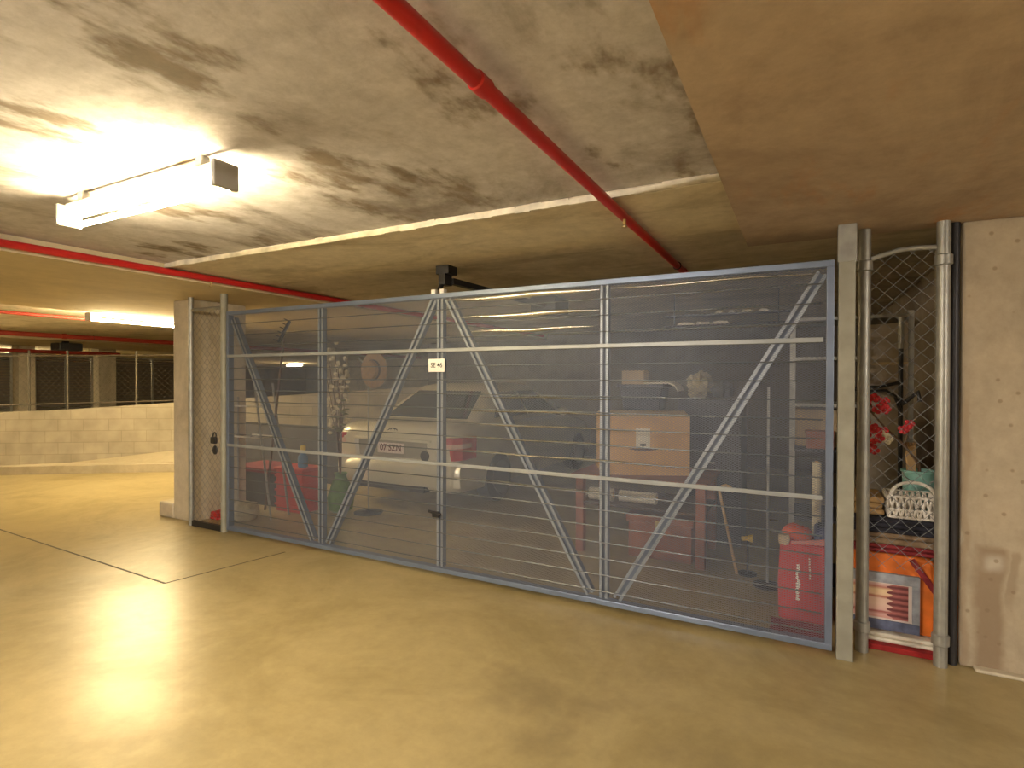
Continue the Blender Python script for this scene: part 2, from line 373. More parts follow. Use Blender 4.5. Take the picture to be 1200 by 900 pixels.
struct('trim_2', b, M['joint'], 'dark saw-cut joint in the floor')
# columns
struct('column_left', MB().box(-5.95, -5.61, 3.53, 4.15, 0, ZB), M['column'], 'pale concrete column at left end of the cage', bevel=.012)
struct('column_right', MB().box(.745, 1.75, 3.65, 4.35, 0, ZB), M['column_stain'], 'broad stained concrete column at right', bevel=.012)
struct('trim_3', MB().box(.80, 1.75, 3.60, 3.66, 0, .018), M['column'], 'mortar skirt at foot of right column', bevel=.008)
struct('plinth_block', MB().box(-6.21, -5.955, 3.52, 4.2, 0, .165), M['column'], 'low concrete kerb block against left column', bevel=.02)
# walls of the store and the car park
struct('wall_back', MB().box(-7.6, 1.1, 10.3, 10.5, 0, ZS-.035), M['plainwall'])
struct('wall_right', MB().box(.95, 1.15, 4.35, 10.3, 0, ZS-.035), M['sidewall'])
struct('wall_bay', MB().box(-9.0, -5.72, 5.75, 5.9, 0, .80), M['charcoal'], 'low dark grey bay wall beyond the mesh')
struct('wall_behind', MB().box(-36, 8, -9.2, -9, 0, ZS), M['farwall'])
struct('wall_side', MB().box(8, 8.2, -9, 18, 0, ZS), M['farwall'])
struct('wall_far', MB().box(-36, -35.8, -9, 32, 0, ZS), M['farwall'])
struct('wall_end', MB().box(-19, 8, 18, 18.2, 0, ZS), M['column'])
struct('wall_distant', MB().box(-36, 8, 32, 32.2, 0, ZS), M['farwall'])
# ramp, kerb and block wall
K = Vector((-10.96, 3.85, 0)); D = Vector((.812, .583, 0)); Nn = Vector((-.583, .812, 0))
def kp(s, o, z): p = K+D*s+Nn*o; return (p.x, p.y, z)
def along(o0, o1, prof, name, mat, label):
    b = MB(); rs = []
    for s, z0, z1 in prof: rs.append([kp(s, o0, z0), kp(s, o1, z0), kp(s, o1, z1), kp(s, o0, z1)])
    b.rings(rs); return struct(name, b, mat, label)
along(0, .14, [(-6, 0, .13), (7, 0, .13)], 'kerb', M['kerb'], 'low concrete kerb at the ramp edge')
b = MB(); b.rings([[kp(s, .14, 0), kp(s, .95, 0), kp(s, .95, f), kp(s, .14, n_)] for s, n_, f in ((-6, .02, .02), (-.6, .05, .02), (.3, .10, .045), (2.18, .135, .255), (7, .3, .85))])
struct('ramp', b, M['ramp'], 'ramp rising behind the kerb')
along(.9, 1.1, [(-6, 0, .90), (-1, 0, .91), (.2, 0, .955), (7, 0, 1.4)], 'wall_left', M['block'], 'low pale blockwork ramp wall')
for (x0, x1, y0, y1) in ((-18.4, -18, 8.55, 9.0), (-18.4, -18, 6.7, 7.05)):
    struct('column_far', MB().box(x0, x1, y0, y1, 0, ZS-.035), M['column'], None)
struct('column_distant', MB().box(-12.2, -11.8, 11.6, 12.1, 0, ZS-.04), M['column'], None)

# ------------------------------------------------------------------ fluorescent lamps
LG = 'fluorescent battens on the car park ceiling'
def make_lamp(label, tube, drop=0.):
    root = thing('fluorescent_light', (0, 0, 0), label, 'lamp', LG)
    MB().box(-.615, .615, -.024, .024, .05, .095).build('housing', M['white_metal'], root, bevel=.004, local=True)
    for sx in (-1, 1):
        b = MB(); b.box(sx*.627-.012, sx*.627+.012, -.056, .056, -.018, .09); b.build('end_cap', M['fixture'], root, bevel=.006, local=True)
        MB().box(sx*.48-.02, sx*.48+.02, -.02, .02, .095, .14+drop).build('bracket', M['fixture'], root, local=True)
    for sy in (-1, 1):
        MB().tube([(-.61, sy*.044, .005), (.61, sy*.044, .005)], .013, 12).build('tube', tube, root, smooth=True, local=True)
    return root
L1 = make_lamp('glaring fluorescent batten on slab above the empty floor', M['tube']); L1.location = (-2.73, 1.46, 2.30)
def lamp_at(src, x, y, z, rz, label):
    o = copy_tree(src); o.location = (x, y, z); o.rotation_euler = (0, 0, rz); o['label'] = label; return o
L2 = make_lamp('bright fluorescent batten beyond left column, above the ramp', M['tubefar']); L2.location = (-8.16, 4.38, 2.265); L2.rotation_euler = (0, 0, pi/2)
lamp_at(L2, -22.0, 7.9, 2.265, pi/2, 'small fluorescent batten above the distant mesh cages')
lamp_at(L2, -25.4, 21.9, 2.265, 0, 'small bright fluorescent batten seen through the mesh left of car')
lamp_at(L2, -13.0, 2.8, 2.265, pi/2, 'added unseen batten over the low ramp end, lighting the far columns')  # added out of view to brighten the far columns and cages
L3 = make_lamp('added unseen fill batten behind the viewer over the same lane', M['tubefill']); L3.location = (-2.0, -1.7, 2.30)  # unseen batten added to fill slab, gate and right column
lamp_at(L3, 4.9, -.8, 2.30, pi/2, 'added unseen fill batten in the next lane at the right')  # second unseen batten, added as fill from the right

# ------------------------------------------------------------------ sprinkler pipes
def pipe(label, x, z, y0, y1, r, mat, couplings, heads, hangers=(), top=ZS, group='red sprinkler pipes'):
    root = thing('sprinkler_pipe', (x, y0, z), label, 'pipe', group)
    MB().tube([(x, y0, z), (x, y1, z)], r, 16).build('pipe_run', mat, root, smooth=True)
    for y in couplings: MB().tube([(x, y-.035, z), (x, y-.03, z), (x, y+.03, z), (x, y+.035, z)], [r, r*1.22, r*1.22, r], 16).build('coupling', mat, root, smooth=True)
    for y in heads:
        b = MB(); b.tube([(x+.012, y, z-r), (x+.012, y, z-r-.03)], .009, 8); b.lathe([(.004, -.045), (.016, -.042), (.016, -.039), (.004, -.036)], (x+.012, y, z-r), 10); b.tube([(x+.012, y, z-r-.028), (x+.012, y, z-r-.042)], .004, 6)
        b.build('sprinkler_head', M['brass'], root)
    for y in hangers:
        b = MB(); b.tube([(x, y, z+r), (x, y, top)], .005, 6); b.tube([(x+(r+.004)*cos(t*pi/8), y, z+(r+.004)*sin(t*pi/8)) for t in range(17)], .004, 6); b.build('hanger', M['darkmetal'], root)
    return root
pipe('long red sprinkler pipe crossing the ceiling towards the mesh gate', -.842, 2.37, -6, 4.62, .0245, M['red'], (1.40, 4.58), (2.85,), (.5, 4.3))
pipe('red sprinkler pipe running along the left beam face', -4.555, 2.37, -6, 10, .027, M['red'], (.2, 7.5), (3.02,), (4.9, 8))
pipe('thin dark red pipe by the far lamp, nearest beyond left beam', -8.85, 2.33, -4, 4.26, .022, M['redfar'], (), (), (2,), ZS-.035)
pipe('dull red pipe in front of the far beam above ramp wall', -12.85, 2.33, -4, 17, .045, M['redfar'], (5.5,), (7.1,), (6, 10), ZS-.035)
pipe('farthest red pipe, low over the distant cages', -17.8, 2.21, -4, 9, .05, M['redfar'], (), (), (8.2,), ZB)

# ------------------------------------------------------------------ the mesh gate
YG = 3.46; GX0, GX1, GZ0, GZ1 = -4.93, .155, .035, 2.15
STX = (-3.70, -2.44, -1.14)
gate = thing('mesh_gate', (-2.39, YG, 0), 'wide blue-grey steel mesh tilt gate with diagonal braces across the store', 'gate')
b = MB()
b.box(GX0, GX1, YG-.03, YG+.03, GZ1-.035, GZ1); b.box(GX0, GX1, YG-.03, YG+.03, GZ0, GZ0+.035)
b.box(GX0, GX0+.035, YG-.03, YG+.03, GZ0+.035, GZ1-.035); b.box(GX1-.035, GX1, YG-.03, YG+.03, GZ0+.035, GZ1-.035)
b.build('outer_frame', M['gate'], gate, bevel=.003)
def channel(b, p, q, w=.056):
    """lipped channel, open side to the viewer"""
    p = Vector(p); q = Vector(q); d = (q-p).normalized(); a = d.cross(Vector((0, 1, 0))).normalized()
    b.mi = 0; b.bar(p+Vector((0, .022, 0)), q+Vector((0, .022, 0)), w, .004)
    for s in (-1, 1):
        b.mi = 0; o = a*(s*(w/2-.002)); b.bar(p+o, q+o, .004, .044)
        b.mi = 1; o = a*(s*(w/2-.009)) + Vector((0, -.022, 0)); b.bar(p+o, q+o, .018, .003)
YC = YG+.024
for xs in STX:
    b = MB(); channel(b, (xs, YC, GZ0+.035), (xs, YC, GZ1-.035)); b.build('stile', [M['gate'], M['gate_lip_lit']], gate)
for p, q in (((-4.88, 2.08), (-3.80, .08)), ((-3.62, .08), (-2.50, 2.11)), ((-2.37, 2.11), (-1.235, .08)), ((-1.05, .08), (.10, 2.09))):
    b = MB(); channel(b, (p[0], YC+.003, p[1]), (q[0], YC+.003, q[1]), .058); b.build('brace', [M['gate'], M['gate_lip_lit']], gate)
for zr in (1.72, .862):
    b = MB(); b.bar((GX0+.03, YG-.036, zr), (GX1-.05, YG-.036, zr), .010, .026, (0, 0, 1)); b.build('rail', M['gate_bright'], gate, bevel=.002)
# diamond mesh sheet, two families of flattened strands clipped to the opening, with stiffening folds
b = MB(); X0, X1, Z0, Z1 = GX0+.02, GX1-.02, GZ0+.02, GZ1-.02; sl = 9.2/25; pitch = .0092; yM = YG-.0265
for sg in (1, -1):
    k0 = -sl*(X1-X0) if sg > 0 else 0.; k1 = (Z1-Z0) if sg > 0 else (Z1-Z0)+sl*(X1-X0)
    k = k0
    while k < k1:
        # z = Z0 + k + sg*sl*(x-X0)
        xa, xb = X0, X1
        za = Z0-Z0+k; zb = k+sg*sl*(X1-X0)
        def xat(z): return X0+(z-k)/(sg*sl)
        lo, hi = 0., Z1-Z0
        if sg > 0:
            if za < lo: xa = xat(lo)
            if zb > hi: xb = xat(hi)
        else:
            if za > hi: xa = xat(hi)
            if zb < lo: xb = xat(lo)
        if xb-xa > .01:
            pa = (xa, yM+sg*.0006, Z0+k+sg*sl*(xa-X0)); pb = (xb, yM+sg*.0006, Z0+k+sg*sl*(xb-X0))
            b.bar(pa, pb, .0015, .0010)
        k += pitch
infill = b.build('mesh_infill', M['mesh'], gate)
b = MB(); z = GZ0+.09
while z < GZ1-.05:
    rs = []
    for xx in (X0+.02, X1-.03):
        rs.append([(xx, yM-.002, z-.0038), (xx, yM-.0038, z-.002), (xx, yM-.0045, z), (xx, yM-.0038, z+.002), (xx, yM-.002, z+.0038)])
    b.rings(rs); z += .1055
b.build('stiffening_fold', M['rib'], infill, smooth=True)
b = MB()                                                  # pale raised strips added for lamp highlight streaks, swelling in the middle
for z, x0, x1, hh in ((2.09, -2.35, -1.16, .022), (1.955, -2.25, -1.17, .018), (1.848, -2.15, -1.2, .015), (1.375, -2.1, -1.0, .005), (1.275, -2.3, -.95, .006), (1.178, -2.2, -.95, .006), (1.08, -2.2, -1.0, .0055), (.975, -2.25, -.9, .006), (.77, -2.3, -1.0, .004), (2.085, -1.1, .08, .008)):
    rs = []; NN = 14
    for k in range(NN+1):
        u_ = k/NN; xx = x0+(x1-x0)*u_; e = max(.08, sin(pi*u_)**.7); h_ = hh*e; dz = .004*sin(u_*9+z*7)
        rs.append([(xx, yM-.002+(-.011*e)*sin(pi*j/6), z+dz-h_*cos(pi*j/6)) for j in range(7)])
    b.rings(rs)
b.build('highlight_streak', M['buckle'], infill, smooth=True)
sg = MB().box(-2.512, -2.362, YG-.048, YG-.040, 1.556, 1.655).build('number_sign', M['white'], gate, bevel=.002)
sg['label'] = 'small white number sign'
text('lettering', 'SE 46', .052, M['ink'], sg, (-.047, -.0485, 1.606), (pi/2, 0, 0), sx=.92)
b = MB(); b.box(-2.475, -2.415, YG-.05, YG-.035, .455, .50); b.tube([(-2.50, YG-.06, .50), (-2.39, YG-.06, .485)], .010, 10); b.tube([(-2.44, YG-.04, .48), (-2.44, YG-.062, .48)], .014, 10)
lk = b.build('latch', M['darkmetal'], gate); lk['label'] = 'dark steel latch handle'
for xx in (-2.49, -2.41):
    b = MB(); b.box(xx-.02, xx+.02, YG-.02, YG+.02, GZ1, GZ1+.035); b.box(xx-.014, xx+.014, YG-.026, YG-.02, GZ1-.02, GZ1+.03)
    o = b.build('catch', M['white'], gate, bevel=.003); o['label'] = 'white plastic catch'

# opener above the gate
op = thing('gate_opener', (-2.5, 3.9, ZS-.035), 'dark ceiling opener with boom above middle of mesh gate', 'gate opener')
b = MB(); b.box(-2.58, -2.46, 3.60, 3.73, 2.335, ZS-.036); b.box(-2.55, -2.49, 3.595, 3.70, 2.25, 2.34); b.tube([(-2.53, 3.62, 2.26), (-2.53, 3.58, 2.21)], .018, 10); b.build('bracket', M['darkmetal'], op, bevel=.004)
b = MB(); b.bar((-2.5, 3.7, 2.29), (-2.46, 5.4, 2.30), .055, .045, (0, 0, 1)); b.build('boom', M['black'], op)
b = MB(); b.box(-2.62, -2.32, 5.4, 5.8, 2.23, ZS-.036); b.build('motor_box', M['black'], op, bevel=.02)
b = MB(); b.bar((-2.53, 3.59, 2.23), (-2.46, 3.50, 2.16), .03, .006, (1, 0, 0)); b.build('lift_arm', M['darkmetal'], op)

# posts and chain link side panels
t = thing('gate_post', (.213, YG, 0), 'square galvanised gate post at right end of mesh gate', 'post')
MB().box(.174, .252, YG-.04, YG+.04, 0, ZB).build('upright', M['galv_post'], t, bevel=.004)
b = MB(); b.box(.170, .256, YG-.044, YG+.044, 2.13, ZB); b.build('head_sleeve', M['galv'], t, bevel=.003)
def chainlink(b, x0, x1, z0, z1, y, half=.041, r=.0014):
    """plain diamond lattice of wires"""
    w, h = x1-x0, z1-z0; st = 2*half
    for sgn in (1, -1):
        k = -w if sgn > 0 else 0.
        kend = h if sgn > 0 else h+w
        while k < kend:
            xa, xb = 0., w
            za, zb = k, k+sgn*w
            if sgn > 0:
                if za < 0: xa = -k
                if zb > h: xb = h-k
            else:
                if za > h: xa = k-h
                if zb < 0: xb = k
            if xb-xa > .004:
                b.tube([(x0+xa, y+sgn*r, z0+k+sgn*xa), (x0+xb, y+sgn*r, z0+k+sgn*xb)], r, 5, False)
            k += st
def post(b, x, y, r, z1):
    b.tube([(x, y, 0), (x, y, z1)], r, 18)
def collar(b, x, y, r, z, h=.03): b.tube([(x, y, z-h), (x, y, z-h+.006), (x, y, z+h-.006), (x, y, z+h)], [r, r*1.28, r*1.28, r], 18)
t = thing('chain_link_panel', (.48, 3.6, 0), 'narrow chain link panel between two galvanised pipes beside the stained column', 'fence panel', 'chain link side panels')
for i, x in enumerate((.305, .655)):
    b = MB(); post(b, x, 3.6, .031, ZB); p = b.build('post', M['galv'], t, smooth=True)
    for z in (.14, 2.13):
        b = MB(); collar(b, x, 3.6, .031, z); b.build('collar', M['galv'], p, smooth=True)
b = MB(); b.tube([(.335, 3.6, 2.165), (.40, 3.6, 2.185), (.47, 3.6, 2.203), (.55, 3.6, 2.205), (.626, 3.6, 2.20)], .014, 10); b.build('top_rail', M['galv'], t, smooth=True)
b = MB(); chainlink(b, .335, .625, .48, 2.2, 3.6); b.build('wire_mesh', M['wire'], t)
b = MB(); post(b, .712, 3.66, .024, ZB); tag(b.build('gap_shade_strip', M['darkmetal'], smooth=True), 'dark tube put in as the shaded gap between chain link panel and stained column', 'pipe')  # dark tube stands in for the shade of the gap
t = thing('chain_link_panel', (-5.27, YG, 0), 'narrow chain link panel between left column and mesh gate', 'fence panel', 'chain link side panels')
for x, r in ((-5.0, .034), (-5.53, .026)):
    b = MB(); post(b, x, YG, r, ZB); p = b.build('post', M['galv_post'] if r > .03 else M['galv'], t, smooth=True)
b = MB(); b.tube([(-5.505, YG, 2.2), (-5.03, YG, 2.2)], .018, 10); b.build('top_rail', M['galv'], t, smooth=True)
b = MB(); b.box(-5.5, -5.03, YG-.015, YG+.015, 0, .055); o = b.build('bottom_bar', M['black'], t); o['label'] = 'black bottom bar'
b = MB(); chainlink(b, -5.505, -5.03, .06, 2.19, YG); b.build('wire_mesh', M['wire'], t)
t = thing('padlock', (-5.12, YG-.03, .86), 'black padlock hanging on left chain link panel', 'padlock')
b = MB(); b.box(-5.16, -5.08, YG-.045, YG-.012, .86, .93); b.build('lock_body', M['black'], t, bevel=.012)
b = MB(); b.tube([(-5.12+.026*cos(a*pi/8), YG-.02, .93+.04*sin(a*pi/8)) for a in range(9)], .007, 8); b.build('shackle', M['darkmetal'], t, smooth=True)
b = MB(); b.blob((-5.10, YG-.03, .80), .04, .014, .045, 10, 8); b.build('key_tag', M['black'], t, smooth=True)

# ------------------------------------------------------------------ silver car
car = thing('car', (-4.2, 5.0, 0), 'silver sedan parked nose-in behind the mesh gate', 'car')
def sec(y, w, zb, zt, sh=1.):
    pts = [(0, zt), (.55*w, zt-.003), (.80*w, zt-.018), (.92*w, zt-.055*sh), (.975*w, zt-.14), (1.*w, .62), (1.*w, .48), (.985*w, .34), (.95*w, zb+.03), (.86*w, zb), (0, zb)]
    full = pts+[(-x, z) for x, z in reversed(pts[1:-1])]
    return [(x, y, z) for x, z in full]
st = [(.0, .80, .30, .86), (.02, .835, .26, .93), (.08, .875, .23, .985), (.2, .895, .21, 1.0), (.75, .905, .19, 1.01), (1.4, .91, .18, .99), (2.4, .91, .18, .96), (3.2, .905, .18, .95), (3.7, .90, .19, .90), (4.2, .88, .2, .82), (4.5, .82, .22, .72), (4.62, .70, .28, .6)]
b = MB(); b.rings([sec(*a) for a in st]); body = b.build('body', M['carpaint'], car, smooth=True, local=True)
def ring(z, hw, y0, y1, r=.12, n=4):
    out = []
    for cx_, cy_, a0 in ((hw-r, y0+r, -pi/2), (hw-r, y1-r, 0), (-hw+r, y1-r, pi/2), (-hw+r, y0+r, pi)):
        for k in range(n+1): a = a0+k*pi/2/n; out.append((cx_+r*cos(a), cy_+r*sin(a), z))
    return out
b = MB(); b.rings([ring(.96, .80, .58, 3.4), ring(1.0, .79, .62, 3.3), ring(1.36, .615, 1.22, 2.6), ring(1.41, .575, 1.32, 2.5), ring(1.44, .47, 1.45, 2.35), ring(1.45, .3, 1.6, 2.2)]); b.build('cabin', M['carpaint'], car, smooth=True, local=True)
def panel(b, q, t=.012):
    q = [Vector(p) for p in q]; n = (q[1]-q[0]).cross(q[3]-q[0]).normalized()
    b.add([p-n*t for p in q]+[p+n*t for p in q], [(3, 2, 1, 0), (4, 5, 6, 7), (0, 1, 5, 4), (1, 2, 6, 5), (2, 3, 7, 6), (3, 0, 4, 7)])
b = MB(); panel(b, [(-.62, .645, 1.02), (.62, .645, 1.02), (.50, 1.18, 1.34), (-.50, 1.18, 1.34)]); b.build('rear_window', M['glass'], car, local=True, bevel=.006)
for s in (-1, 1):
    b = MB(); panel(b, [(s*.785, 1.02, 1.02), (s*.785, 1.95, 1.02), (s*.628, 1.88, 1.335), (s*.628, 1.42, 1.335)]); b.build('side_window', M['glass'], car, local=True)
    b = MB(); panel(b, [(s*.785, 2.02, 1.02), (s*.785, 2.95, 1.02), (s*.628, 2.45, 1.335), (s*.628, 1.95, 1.335)]); b.build('side_window', M['glass'], car, local=True)
b = MB(); b.box(-.80, .80, .055, .062, .885, .892); b.box(-.62, .62, -.012, .03, .565, .572)
b.build('boot_seam', M['cartrim'], body, local=True)
# rear details: garnish above the plate, recess cheeks, plate, badges
b = MB(); b.rings([[(x, -.035, .795-abs(x)*.012), (x, .02, .805-abs(x)*.012), (x, .02, .83-abs(x)*.012), (x, -.03, .818-abs(x)*.012)] for x in (-.56, -.3, 0, .3, .56)]); b.build('boot_garnish', M['carpaint'], car, local=True)
b = MB(); b.rings([[(x, -.006, .60), (x, .03, .60), (x, .03, .80), (x, -.006, .80)] for x in (-.50, .50)]); o = b.build('plate_recess', simple('recess_shade', (.36, .34, .27), .4, .2), car, local=True)  # recess shade put into a darker body colour
b = MB(); b.rings([[(-.56, -.03, .80), (-.50, -.004, .80), (-.50, .02, .80), (-.56, .02, .80)], [(-.53, -.02, .60), (-.48, -.004, .60), (-.48, .02, .60), (-.53, .02, .60)]]); o = b.build('recess_edge_highlight', M['white'], car, local=True); o['label'] = 'recess edge with its highlight painted white'  # edge highlight put into a white cheek
pl = MB().box(-.20, .19, -.018, -.008, .645, .765).build('number_plate', M['plate'], car, bevel=.004, local=True); pl['label'] = 'pale number plate with dark lettering'
text('lettering', '07 SZN', .105, M['maroon'], pl, (-.005, -.0190, .706), (pi/2, 0, 0), sx=.95)
b = MB()
for q in ([(.07*cos(a*pi/10), -.012+.02*0, .90+.032*sin(a*pi/10)) for a in range(21)],): b.tube([(x, .018, z) for x, _, z in q], .006, 8)
b.tube([(.03*cos(a*pi/10), .018, .905+.028*sin(a*pi/10)) for a in range(21)], .005, 8); b.box(-.06, .06, .016, .026, .885, .915)
o = b.build('badge', M['darkmetal'], car, local=True)
b = MB(); b.tube([(.475, .012, .64), (.475, -.012, .64)], .058, 20); o = b.build('round_cover', M['cartrim'], car, local=True); o['label'] = 'dark round cover'
for s in (-1, 1):
    b = MB()
    b.rings([[(s*.70, .0, z0), (s*.835, .01, z0), (s*.905, .10, z0), (s*.912, .40, z0-.0), (s*.86, .40, z0), (s*.72, .12, z0)] for z0 in (.60, .70, .80, .855)])
    tl = b.build('tail_light', M['tail'], car, local=True, bevel=.012)
    b = MB(); b.rings([[(s*.715, -.006, z0), (s*.84, .004, z0), (s*.912, .10, z0), (s*.919, .27, z0), (s*.87, .27, z0), (s*.73, .1, z0)] for z0 in (.735, .785)]); b.build('clear_lens', M['tailclear'], tl, local=True)
b = MB()
for y, dz in ((-.045, 0),):
    b.rings([[(x, -.055+.11*(abs(x)/.86)**3, .30), (x, .2, .30), (x, .2, .56), (x, -.035+.11*(abs(x)/.86)**3, .56), (x, -.07+.11*(abs(x)/.86)**3, .50), (x, -.07+.11*(abs(x)/.86)**3, .38)] for x in (-.90, -.8, -.6, -.3, 0, .3, .6, .8, .90)])
b.build('rear_bumper', M['carpaint'], car, smooth=True, local=True)
b = MB(); b.box(-.5, .5, -.055, .1, .235, .30); b.build('bumper_skirt', M['cartrim'], car, local=True)
for s in (-1, 1):
    for yy in (.95, 3.65):
        b = MB(); b.tube([(s*.72, yy, .31), (s*.74, yy, .31), (s*.90, yy, .31), (s*.92, yy, .31)], [.27, .31, .31, .27], 24); w = b.build('wheel', M['rubber'], car, smooth=True, local=True)
        b = MB(); b.tube([(s*.915, yy, .31), (s*.93, yy, .31)], .2, 20); b.build('rim', M['charcoal'], w, local=True)
    b = MB(); b.blob((s*.96, 2.85, 1.02), .09, .05, .065, 10, 8); b.box(s*.80-.03, s*.80+.1*max(s, 0)+.03, 2.84, 2.87, .98, 1.0); b.build('wing_mirror', M['carpaint'], car, smooth=True, local=True)

# ------------------------------------------------------------------ store clutter, left
t = thing('storage_crate', (-5.08, 4.42, 0), 'tall red plastic crate on floor near left end of gate', 'crate')
b = MB(); b.box(-5.30, -4.88, 4.3, 4.6, 0, .47); b.build('crate_body', M['redcrate'], t, bevel=.015)
b = MB()
for zz in (.07, .15, .23, .31, .39): b.box(-5.31, -4.87, 4.29, 4.61, zz, zz+.022)
b.build('crate_rib', M['redcrate'], t)
b = MB(); b.box(-5.32, -4.86, 4.28, 4.62, .47, .5); b.build('lid', M['redcrate'], t, bevel=.008)
t = thing('spray_bottle', (-5.0, 4.42, .5), 'blue bottle with yellow cap standing on the tall red crate', 'bottle')
MB().lathe([(.045, 0), (.055, .01), (.055, .12), (.02, .17), (.018, .19)], (-5.0, 4.42, .5), 16).build('bottle_body', M['blueplastic'], t, smooth=True)
MB().lathe([(.028, .19), (.032, .20), (.032, .235), (.02, .25)], (-5.0, 4.42, .5), 14).build('cap', M['yellow'], t, smooth=True)
t = thing('folding_clothes_airer', (-5.2, 4.0, 0), 'pale metal clothes airer standing behind left end of mesh', 'clothes airer')
for i, (p, q) in enumerate((((-5.24, 3.98, 1.45), (-4.98, 3.98, .0)), ((-5.57, 4.02, .0), (-5.57, 4.02, 1.3)), ((-5.24, 4.21, 1.45), (-4.98, 4.21, .0)))):
    MB().tube([p, q], .012, 8).build('leg', M['galv'], t, smooth=True)
for z, y in ((.86, 3.99), (.86, 4.21), (1.2, 3.99)): MB().tube([(-5.58, y, z), (-5.13, y, z)], .009, 8).build('bar', M['white'], t, smooth=True)
for x in (-5.5, -5.35, -5.2): MB().tube([(x, 3.98, .86), (x, 4.215, .86)], .006, 6).build('bar', M['white'], t, smooth=True)
t = thing('garden_rake', (-5.0, 4.15, 0), 'dark long-handled rake leaning upright behind left end of gate', 'rake')
MB().tube([(-5.33, 4.18, .03), (-4.95, 4.12, 1.92)], .013, 8).build('handle', M['twig'], t, smooth=True)
b = MB(); b.bar((-5.03, 4.12, 1.90), (-4.86, 4.12, 2.12), .025, .025)
for k in range(6): b.tube([(-5.02+k*.033, 4.12, 1.91+k*.042), (-5.04+k*.033, 4.06, 1.93+k*.042)], .005, 6)
b.build('rake_head', M['darkmetal'], t)
t = thing('sack', (-5.28, 3.9, 0), 'pale slumped sack on floor behind left end of gate', 'sack')
MB().blob((-5.28, 3.88, .085), .17, .15, .105, 20, 12, .35, 2.2, 1.3).build('sack_body', M['cloth_cream'], t, smooth=True)
MB().tube([(-5.19, 3.85, .13), (-5.12, 3.83, .2)], [.035, .02], 8).build('tied_neck', M['cloth_cream'], t, smooth=True)
t = thing('folded_cloth', (-5.53, 3.8, 0), 'small folded red cloth on floor in leftmost corner of store', 'cloth')
b = MB()
for k in range(3): b.box(-5.60+.008*k, -5.47-.008*k, 3.70, 3.92, .001+k*.028, .026+k*.028)
b.build('folds', M['redbag'], t, bevel=.01)
t = thing('storage_chest', (-5.75, 4.6, 0), 'dark grey low storage chest behind left end of mesh', 'chest')
MB().box(-6.2, -5.42, 4.42, 4.86, 0, .38).build('chest_body', M['charcoal'], t, bevel=.015)
MB().box(-6.22, -5.40, 4.40, 4.88, .38, .44).build('lid', M['darkred'], t, bevel=.012)
# stand with dried flowers, hat
t = thing('floor_vase', (-4.62, 4.62, 0), 'tall arrangement of pale dried flowers in green floor vase, beside car', 'flower arrangement')
MB().lathe([(.09, 0), (.13, .03), (.15, .16), (.10, .32), (.06, .40), (.075, .44), (.06, .435), (.045, .38), (.02, .30)], (-4.62, 4.62, 0), 20).build('vase', M['leaf'], t, smooth=True)
rnd = random.Random(3); b = MB(); fl = MB(); lf = MB()
for k in range(15):
    a = rnd.uniform(0, 2*pi); zt = rnd.uniform(1.1, 1.95); rr = rnd.uniform(.03, .20)*(1.25-.35*abs(zt-1.4))
    p0 = Vector((-4.62, 4.62, .3)); p2 = Vector((-4.62+rr*cos(a), 4.62+rr*sin(a)*.7, zt)); p1 = (p0+p2)/2+Vector((-.03*cos(a), -.03*sin(a), .05))
    b.tube([p0, p1, p2], [.006, .005, .003], 5)
    for j in range(5):
        q = p2+Vector((rnd.uniform(-.06, .06), rnd.uniform(-.06, .06), -j*.07+rnd.uniform(-.02, .02)))
        fl.blob(q, rnd.uniform(.016, .034), .022, rnd.uniform(.016, .03), 7, 5)
    q = p1+Vector((rnd.uniform(-.05, .05), rnd.uniform(-.05, .05), .12)); lf.blob(q, .045, .03, .012, 7, 5)
b.build('stem', M['twig'], t); fl.build('blossom', M['petal_pale'], t, smooth=True); lf.build('foliage', M['leaf_dull'], t, smooth=True)
t = thing('hat_stand', (-4.22, 4.72, 0), 'thin dark hat stand between flower arrangement and silver car', 'hat stand')
MB().tube([(-4.30, 4.72, .03), (-4.30, 4.72, 1.78)], .010, 8).build('pole', M['galv'], t, smooth=True)
MB().lathe([(.16, 0), (.16, .012), (.03, .03), (.012, .045)], (-4.30, 4.72, 0), 18).build('base', M['darkmetal'], t, smooth=True)
b = MB()
for dx, dy in ((.17, 0), (-.12, .06), (-.05, -.1)): b.tube([(-4.30, 4.72, 1.70), (-4.30+dx*.7, 4.72+dy*.7, 1.69), (-4.30+dx, 4.72+dy, 1.74)], .007, 6)
b.build('hook', M['galv'], t, smooth=True)
t = thing('straw_hat', (-4.17, 4.695, 1.60), 'round brown straw hat hung on the thin hat stand', 'hat')
def disc(prof, c, n=24):
    b = MB(); rs = []
    for r, yy in prof: rs.append([(c[0]+r*cos(2*pi*k/n), c[1]+yy, c[2]+r*sin(2*pi*k/n)*1.05) for k in range(n)])
    return b.rings(rs)
disc([(.185, -.012), (.19, -.018), (.12, -.03), (.105, -.036), (.095, -.10), (.06, -.115), (.01, -.118)], (-4.17, 4.68, 1.60)).build('hat_body', M['straw'], t, smooth=True)
b = disc([(.108, -.034), (.112, -.036), (.107, -.058), (.102, -.058)], (-4.17, 4.68, 1.60)); b.build('hat_band', M['wood_dark'], t, smooth=True)

